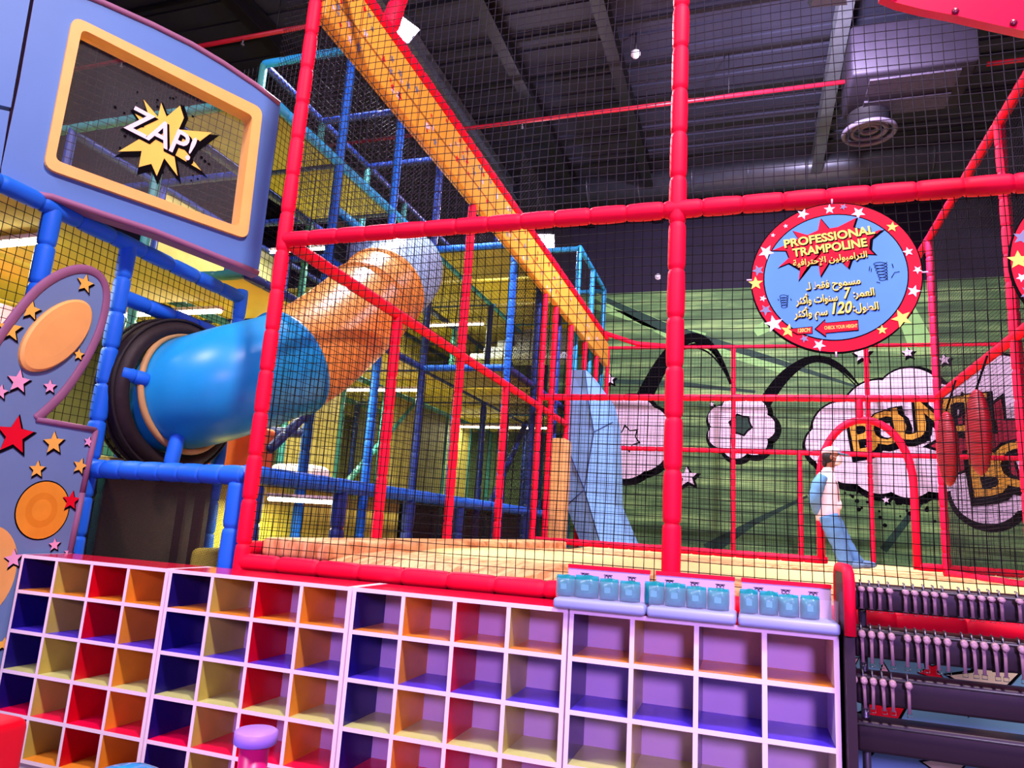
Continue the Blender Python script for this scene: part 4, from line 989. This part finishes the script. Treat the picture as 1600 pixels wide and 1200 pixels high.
px = [(870, 897), (899, 934), (938, 966), (969, 999), (1008, 1037), (1040, 1070), (1073, 1103), (1106, 1138), (1157, 1184), (1187, 1215), (1218, 1248), (1251, 1279)]
ordn = ('first', 'second', 'third', 'fourth'); trn = ('the tray farthest from the rack', 'the middle tray', 'the tray beside the red end panel')
proto = None
for i, (a, b) in enumerate(px):
    xa, xb = aY(a, 925+i*3, 3.27).x, aY(b, 925+i*3, 3.27).x; cx, wd = (xa+xb)/2, (xb-xa)/2*1.10
    lab = '%s teal packet from the left in %s' % (ordn[i % 4], trn[i//4])
    if proto is None:
        proto = thing('packet', (cx, 3.27, CT+.047), lab, 'packet', 'teal packets in the clear trays')
        W0 = wd; mb = MB(); N = 12; vs = []; fs = []
        for sgn in (-1, 1):
            for j in range(N+1):
                for k in range(N+1):
                    u, v = -1+2*j/N, -1+2*k/N; bul = .036*(1-abs(u)**4)*(1-abs(v)**4)+.003; zz = .045+.047*v+.004*math.sin(3*u+v)
                    vs.append((cx+wd*u*(1-.04*v*v), 3.27+sgn*bul+.002*math.sin(6*u+4*v), CT+.047+zz-.004*u*u*(1 if v > 0 else 0)))
        st = (N+1)**2
        for s_ in (0, 1):
            for j in range(N):
                for k in range(N):
                    q = s_*st+j*(N+1)+k; f = (q, q+N+1, q+N+2, q+1); fs.append(f if s_ == 0 else tuple(reversed(f)))
        mb.add(vs, fs, 0, True).build('pouch', bagm, proto)
        MB().box(cx-wd*.30, cx+wd*.30, 3.229, 3.232, CT+.080, CT+.104).build('pale_print', bagd, proto)
        MB().box(cx-wd*.93, cx+wd*.93, 3.266, 3.274, CT+.128, CT+.140).build('folded_flap', mat('teal_flap', (56, 168, 178), .35, .5, .1), proto)
    else:
        c = copy_tree(proto); c.location = (cx, 3.268+.006*math.sin(i*2.2), CT+.047); c.scale = (wd/W0, 1, 1.0+.05*math.sin(i*1.7)); c.rotation_euler = (0, .05*math.sin(i*3.1), .03*math.sin(i*5)); c['label'] = lab

# ------------------------------------------------------------------ wristband rack
def rack():
    t = thing('wristband_rack', (.40, 3.25, 0), 'dark wristband rack of four horizontal rails beside the cubby shelves', 'rack')
    dr = mat('aubergine_padding', (30, 14, 24), .45, .4, .1, 4)
    mb = MB(); x0, x1 = .352, .385; prof = [(3.14, 0), (3.14, EYE-.12), (3.155, EYE-.098), (3.19, EYE-.088), (3.42, EYE-.088), (3.455, EYE-.098), (3.47, EYE-.12), (3.47, 0)]
    mb.prism([(x0, y, z) for y, z in prof], (x1-x0, 0, 0), 0, 0); mb.build('end_panel', mat('dark_board', (40, 24, 34), .5, .4, .1), t)
    mb = MB(); mb.tube([((x0+x1)/2, 3.13, EYE-.33), ((x0+x1)/2, 3.13, EYE-.13), ((x0+x1)/2, 3.145, EYE-.10), ((x0+x1)/2, 3.18, EYE-.085), ((x0+x1)/2, 3.44, EYE-.085), ((x0+x1)/2, 3.475, EYE-.12), ((x0+x1)/2, 3.48, EYE-.33)], .022, 10); mb.build('red_edge', RED, t)
    Z = [EYE-.135, EYE-.300, EYE-.470, EYE-.640]; rails = []
    for i, z in enumerate(Z):
        r = MB().rbox(.39, 2.2, 3.20, 3.33, z-.10-.012*(i > 0), z, .012).build('rail', dr, t); rails.append(r)
        MB().tube([(.39, 3.185, z-.012), (2.2, 3.185, z-.012)], .004, 8).build('hanging_wire', METAL, r)
    MB().tube([(2.15, 3.265, 0), (2.15, 3.265, EYE-.14)], .02, 10).build('upright', METAL, t)
    MB().tube([(.43, 3.265, 0), (.43, 3.265, EYE-.14)], .015, 10).build('upright', METAL, t)
    return t, Z, rails
rk, RZ, rails = rack()
hx = [[1332, 1346, 1360, 1375, 1390, 1415, 1429, 1445, 1460, 1475, 1501, 1517, 1533, 1548, 1564, 1592], [1333, 1347, 1362, 1377, 1393, 1418, 1433, 1448, 1464, 1480, 1506, 1521, 1537, 1554, 1570, 1595], [1335, 1350, 1365, 1380, 1395, 1420]]
num = 'first second third fourth fifth sixth seventh eighth ninth tenth eleventh twelfth thirteenth fourteenth fifteenth sixteenth'.split()
rown = ('top', 'second', 'third'); wm_ = mat('taupe_silicone', (150, 118, 128), .5, .4, .08, 20); wd_ = mat('taupe_dial', (168, 136, 144), .4, .5, .12, 60, .3)
P0 = None; hook0 = None; Yb = 3.178
for r in range(3):
    ln = (.085, .12, .115)[r]
    for i, x in enumerate(hx[r]):
        X = aY(x, 935+75*r, Yb).x; z = RZ[r]-.012; lab = '%s hanging taupe wristband from the red end panel, %s rail' % (num[i], rown[r])
        if P0 is None:
            P0 = thing('wristband', (X, Yb, z), lab, 'wristband', 'wristbands hanging on the rack rails')
            mb = MB(); mb.tube([(X, Yb, z-.006), (X, Yb-.014, z-.012)], .0125, 16); mb.ellipsoid((X, Yb-.014, z-.012), (.0115, .004, .0115), 12, 6); mb.build('dial', wd_, P0)
            mb = MB(); mb.loft([((X, Yb+.001, z-.016), (.0075, 0, 0), (0, .003, 0)), ((X, Yb-.004, z-.04), (.0062, 0, 0), (0, .003, 0)), ((X, Yb-.004, z-.11), (.0060, 0, 0), (0, .003, 0))], 10); mb.build('strap', wm_, P0)
            MB().tube([(X-.0085, Yb-.004, z-.108), (X+.0085, Yb-.004, z-.108), (X+.0085, Yb-.004, z-.122), (X-.0085, Yb-.004, z-.122)], .0018, 6, closed=True).build('clasp', METAL, P0)
            hook0 = MB().tube([(X, 3.185, z), (X, 3.20, z+.022), (X, 3.215, z+.024)], .004, 6).build('hook', METAL, rails[0]); HX = (X, z)
        else:
            c = copy_tree(P0); c.location = (X, Yb, z); c.scale = (1, 1, ln/.115); c.rotation_euler = (0, .03*math.sin(i*2.7+r), 0); c['label'] = lab
            h = hook0.copy(); COL.objects.link(h); h.parent = rails[r]; h.location = (X-HX[0]-WL[rk].x*0, 0, z-HX[1])
            h.location = Vector(hook0.location)+Vector((X-HX[0], 0, z-HX[1]))
# printed skirt board under the platform
t = thing('skirt_board', (1.4, 3.62, 0), 'pale blue star-printed board behind the wristband rack, under the platform', 'board')
MB().box(.40, 3.2, 3.60, 3.63, 0, EYE-.36).build('board', mat('pale_blue_print', (112, 160, 192), .45, .4, .08, 2), t)
pl = Plane((0, 3.5995, EYE), (1, 0, 0), (0, 0, 1)); mbs = [MB(), MB(), MB()]
for x, y, r, k, rot in ((1384, 1062, 22, 0, .1), (1325, 1040, 18, 0, .4), (1540, 1070, 44, 1, .15), (1374, 1128, 44, 2, .35), (1455, 1050, 16, 2, .5), (1480, 1200, 30, 1, .2)):
    a, b = pl.px(x, y); s = r*.0030; mb = MB(); pl.poly(mb, star2(a, b, s*1.18, rot, .47), .001, 0); pl.poly(mb, star2(a, b, s, rot), .002, 1)
    mb.build('star_print', [INK, (mat('pink_print', (240, 172, 206)), mat('cream_print', (244, 226, 196)), REDP)[k]], t)

# ------------------------------------------------------------------ things near the camera
a = aY(52, 1119, 1.75); t = thing('foam_cube', (a.x-.4, 1.4, 0), 'bright red padded foam block at the bottom left, in front of the shelves', 'foam block')
MB().rbox(a.x-.9, a.x, 1.1, 1.75, 0, a.z, .03).build('padding', mat('bright_red_vinyl', (226, 0, 30), .35, .5, .03), t)
c = aY(400, 1150, 1.75); t = thing('bollard', (c.x, 1.75, 0), 'pink post with a round lavender cap in front of the shelves', 'post')
MB().tube([(c.x, 1.75, 0), (c.x, 1.75, c.z-.018)], .038, 24).build('pillar', mat('hot_pink_vinyl', (226, 22, 108), .35, .5, .04), t)
MB().tube([(c.x, 1.75, c.z-.020), (c.x, 1.75, c.z-.015), (c.x, 1.75, c.z+.012), (c.x, 1.75, c.z+.016)], [.050, .056, .056, .050], 32).build('cap', mat('lavender_vinyl', (166, 124, 226), .4, .4, .04), t)
c = aY(265, 1205, 1.65); t = thing('rounded_seat', (c.x, 1.65, 0), 'glossy light blue rounded seat just showing at the bottom edge', 'seat')
mb = MB()
for dx in (-.13, .05): mb.ellipsoid((c.x+dx, 1.62, c.z-.10), (.12, .16, .10), 20, 12)
mb.build('cushion', mat('light_blue_plastic', (40, 150, 216), .15, .5, .03, coat=.4), t)
mb = MB(); mb.tube([(c.x-.04, 1.62, 0), (c.x-.04, 1.62, c.z-.16)], [.14, .12], 24); mb.build('base', mat('light_blue_plastic', (40, 150, 216)), t)

# ------------------------------------------------------------------ the attendant
def person():
    Y = 9.22; q = lambda x, y, dy=0: aY(x, y, Y)+Vector((0, dy, 0))
    t = thing('person', q(1330, 889), 'person in white vest, blue sleeves and trousers, cap and face mask, standing sideways', 'person')
    skin = mat('brown_skin', (138, 86, 66), .5, .4, .06); wht = mat('white_vest_cloth', (242, 218, 226), .8, .2, .04, 14, .2); blu = mat('blue_cloth', (96, 150, 196), .8, .2, .08, 16, .25); jean = mat('blue_trouser_cloth', (84, 134, 178), .8, .2, .12, 14, .3)
    # body: one skinned surface
    J = [q(1293, 800), q(1292, 775), q(1292, 752), q(1294, 738), q(1297, 728), q(1300, 716), q(1299, 705),
         q(1288, 752, -.10), q(1273, 776, -.13), q(1275, 797, .0), q(1281, 803, .06), q(1290, 752, .11), q(1280, 776, .14), q(1279, 797, .10), q(1282, 804, .06),
         q(1296, 808, -.06), q(1309, 845, -.07), q(1322, 880, -.07), q(1332, 886, -.075), q(1298, 808, .06), q(1320, 845, .07), q(1342, 880, .07), q(1353, 886, .075)]
    E = [(0, 1), (1, 2), (2, 3), (3, 4), (4, 5), (5, 6), (2, 7), (7, 8), (8, 9), (9, 10), (2, 11), (11, 12), (12, 13), (13, 14), (0, 15), (15, 16), (16, 17), (17, 18), (0, 19), (19, 20), (20, 21), (21, 22)]
    R = [.105, .10, .105, .05, .05, .085, .07, .05, .036, .026, .022, .05, .036, .026, .022, .07, .05, .034, .03, .07, .05, .034, .03]
    me = bpy.data.meshes.new('body'); off = WL[t]; me.from_pydata([tuple(v-off) for v in J], E, []); me.materials.append(skin)
    o = bpy.data.objects.new('body', me); COL.objects.link(o)
    sk = o.modifiers.new('skin', 'SKIN'); sk.use_smooth_shade = True
    for v, r in zip(me.skin_vertices[0].data, R): v.radius = (r, r)
    me.skin_vertices[0].data[0].use_root = True
    o.modifiers.new('sub', 'SUBSURF').levels = 2; o.modifiers['sub'].render_levels = 2
    dg = bpy.context.evaluated_depsgraph_get(); m2 = bpy.data.meshes.new_from_object(o.evaluated_get(dg)); bpy.data.objects.remove(o)
    m2.name = 'body'
    for p in m2.polygons: p.use_smooth = True
    # head, face and hands are modelled on to the same body mesh
    mb = MB(); mb.v = [v.co+off for v in m2.vertices]; mb.f = [list(p.vertices) for p in m2.polygons]; mb.m = [0]*len(mb.f); mb.s = [True]*len(mb.f)
    H = q(1299, 714); 
    mb.ellipsoid(H, (.088, .072, .108), 20, 14); mb.ellipsoid(H+Vector((.045, 0, -.055)), (.05, .05, .05), 14, 10)          # skull and jaw
    mb.ellipsoid(H+Vector((.096, 0, -.012)), (.022, .013, .018), 10, 8)                                                        # nose
    for s_ in (-1, 1): mb.ellipsoid(H+Vector((-.008, s_*.074, -.01)), (.018, .010, .028), 10, 8)
    for k, base in enumerate((q(1281, 803, .04), q(1282, 805, .07))):                                                           # clasped hands behind the back
        mb.ellipsoid(base, (.026, .04, .032), 12, 8)
        for f in range(4):
            z = -.02+.014*f; L = (.050, .060, .064, .056)[f]; s_ = 1 if k == 0 else -1
            mb.tube([base+Vector((-.012, s_*.018, z)), base+Vector((-.022, s_*(.02+L*.5), z-.004)), base+Vector((-.016, s_*(.02+L), z-.006))], [.0085, .008, .006], 8)
        mb.tube([base+Vector((.005, 0, .022)), base+Vector((.0, s_*.025, .036)), base+Vector((-.004, s_*.045, .036))], [.010, .009, .007], 8)
    bpy.data.meshes.remove(m2); mb.build('body', skin, t)
    eye_w = mat('eye_white', (240, 236, 236), .3); mb = MB()
    for s_ in (-1, 1): mb.ellipsoid(H+Vector((.078, s_*.030, .012)), (.010, .014, .009), 10, 8)
    mb.build('eyes', eye_w, t)
    mb = MB()
    for s_ in (-1, 1): mb.ellipsoid(H+Vector((.086, s_*.031, .012)), (.005, .007, .007), 8, 6); mb.tube([H+Vector((.084, s_*.012, .034)), H+Vector((.080, s_*.048, .034))], .005, 6)
    mb.build('eyebrow_print', INK, t)
    mb = MB(); mb.ellipsoid(H+Vector((-.028, 0, -.005)), (.078, .080, .095), 18, 12); mb.ellipsoid(H+Vector((-.075, 0, -.075)), (.032, .05, .05), 12, 8); mb.build('hair', mat('black_hair', (24, 18, 20), .5, .4, .2, 40), t)
    mb = MB(); mb.loft([(H+Vector((.060, 0, .004)), (.050, 0, 0), (0, .058, 0)), (H+Vector((.066, 0, -.02)), (.056, 0, 0), (0, .062, 0)), (H+Vector((.062, 0, -.06)), (.052, 0, 0), (0, .058, 0)), (H+Vector((.050, 0, -.095)), (.036, 0, 0), (0, .042, 0))], 20)
    for s_ in (-1, 1): mb.tube([H+Vector((.05, s_*.06, -.012)), H+Vector((.0, s_*.078, .004))], .003, 6)
    mb.build('face_mask', mat('white_mask_cloth', (244, 232, 240), .8, .2, .03), t)
    mb = MB(); secs = []
    for u, r in ((0, 1), (.35, .97), (.65, .80), (.86, .52), (.97, .24), (1, .02)): secs.append((H+Vector((-.006+.010*u, 0, .042+.085*u)), Vector((.104*r, 0, 0)), Vector((0, .088*r, 0))))
    mb.loft(secs, 24); cap = mb.build('cap', wht, t)
    mb = MB(); A = []; 
    for i in range(13):
        a = -PI/2+PI*i/12; A.append((.07+.125*math.cos(a), .076*math.sin(a), .048-.02*math.cos(a)))
    A2 = [H+Vector(p) for p in A]; mb.add(A2+[p+Vector((0, 0, -.010)) for p in A2], [tuple(range(13)), tuple(reversed(range(13, 26)))]+[(i, i+13, i+14, i+1) for i in range(12)]); mb.build('brim', blu, cap)
    # vest
    up = lambda p, a, b, tilt=0: (p, Vector((a, 0, tilt)), Vector((0, b, 0)))
    mb = MB(); mb.loft([up(q(1293, 814), .125, .150), up(q(1293, 800), .135, .160), up(q(1295, 785), .130, .155), up(q(1293, 765), .126, .16), up(q(1291, 750), .120, .165), up(q(1291, 741), .095, .135), up(q(1293, 735), .060, .075)], 24)
    vest = mb.build('vest', wht, t)
    mb = MB(); mb.loft([up(q(1293, 737), .066, .08), up(q(1295, 731), .062, .068)], 20, caps=False); mb.build('collar', wht, vest)
    mb = MB(); mb.rbox(q(1312, 790).x-.06, q(1312, 790).x+.015, Y-.12, Y+.02, q(1312, 797).z, q(1312, 783).z, .03); mb.build('pocket', wht, vest)
    mb = MB(); mb.tube([q(1298, 738, -.08), q(1307, 760, -.125), q(1309, 785, -.13)], .004, 6); mb.build('lanyard', INK, vest)
    def limb(name, pts, rr, m, n=14):
        secs = []
        P = []
        for i in range(len(pts)-1):
            for u in range(5): P.append((pts[i].lerp(pts[i+1], u/5), rr[i]+(rr[i+1]-rr[i])*u/5))
        P.append((pts[-1], rr[-1])); mb = MB(); mb.tube([p for p, r in P], [r*(1+.05*math.sin(i*2.4)) for i, (p, r) in enumerate(P)], n); return mb.build(name, m, t)
    limb('sleeve', [q(1284, 746, -.13), q(1277, 758, -.16), q(1271, 780, -.17), q(1276, 801, -.04)], [.062, .075, .066, .045], blu)
    limb('sleeve', [q(1288, 746, .13), q(1282, 760, .17), q(1280, 780, .17), q(1281, 802, .10)], [.062, .072, .06, .042], blu)
    limb('trouser_leg', [q(1293, 806, -.065), q(1301, 828, -.075), q(1310, 850, -.078), q(1322, 884, -.078)], [.112, .104, .088, .078], jean)
    limb('trouser_leg', [q(1298, 806, .065), q(1309, 828, .075), q(1321, 850, .078), q(1342, 884, .078)], [.112, .104, .088, .078], jean)
    shoe = mat('blue_grey_shoe', (92, 128, 160), .6, .3, .1)
    for x, y, dy in ((1325, 888, -.08), (1346, 888, .08)):
        p = q(x, y, dy); mb = MB(); mb.ellipsoid(p+Vector((.05, 0, .045)), (.125, .05, .045), 18, 10); mb.ellipsoid(p+Vector((-.01, 0, .07)), (.06, .045, .05), 14, 8); mb.build('shoe', shoe, t)
person()
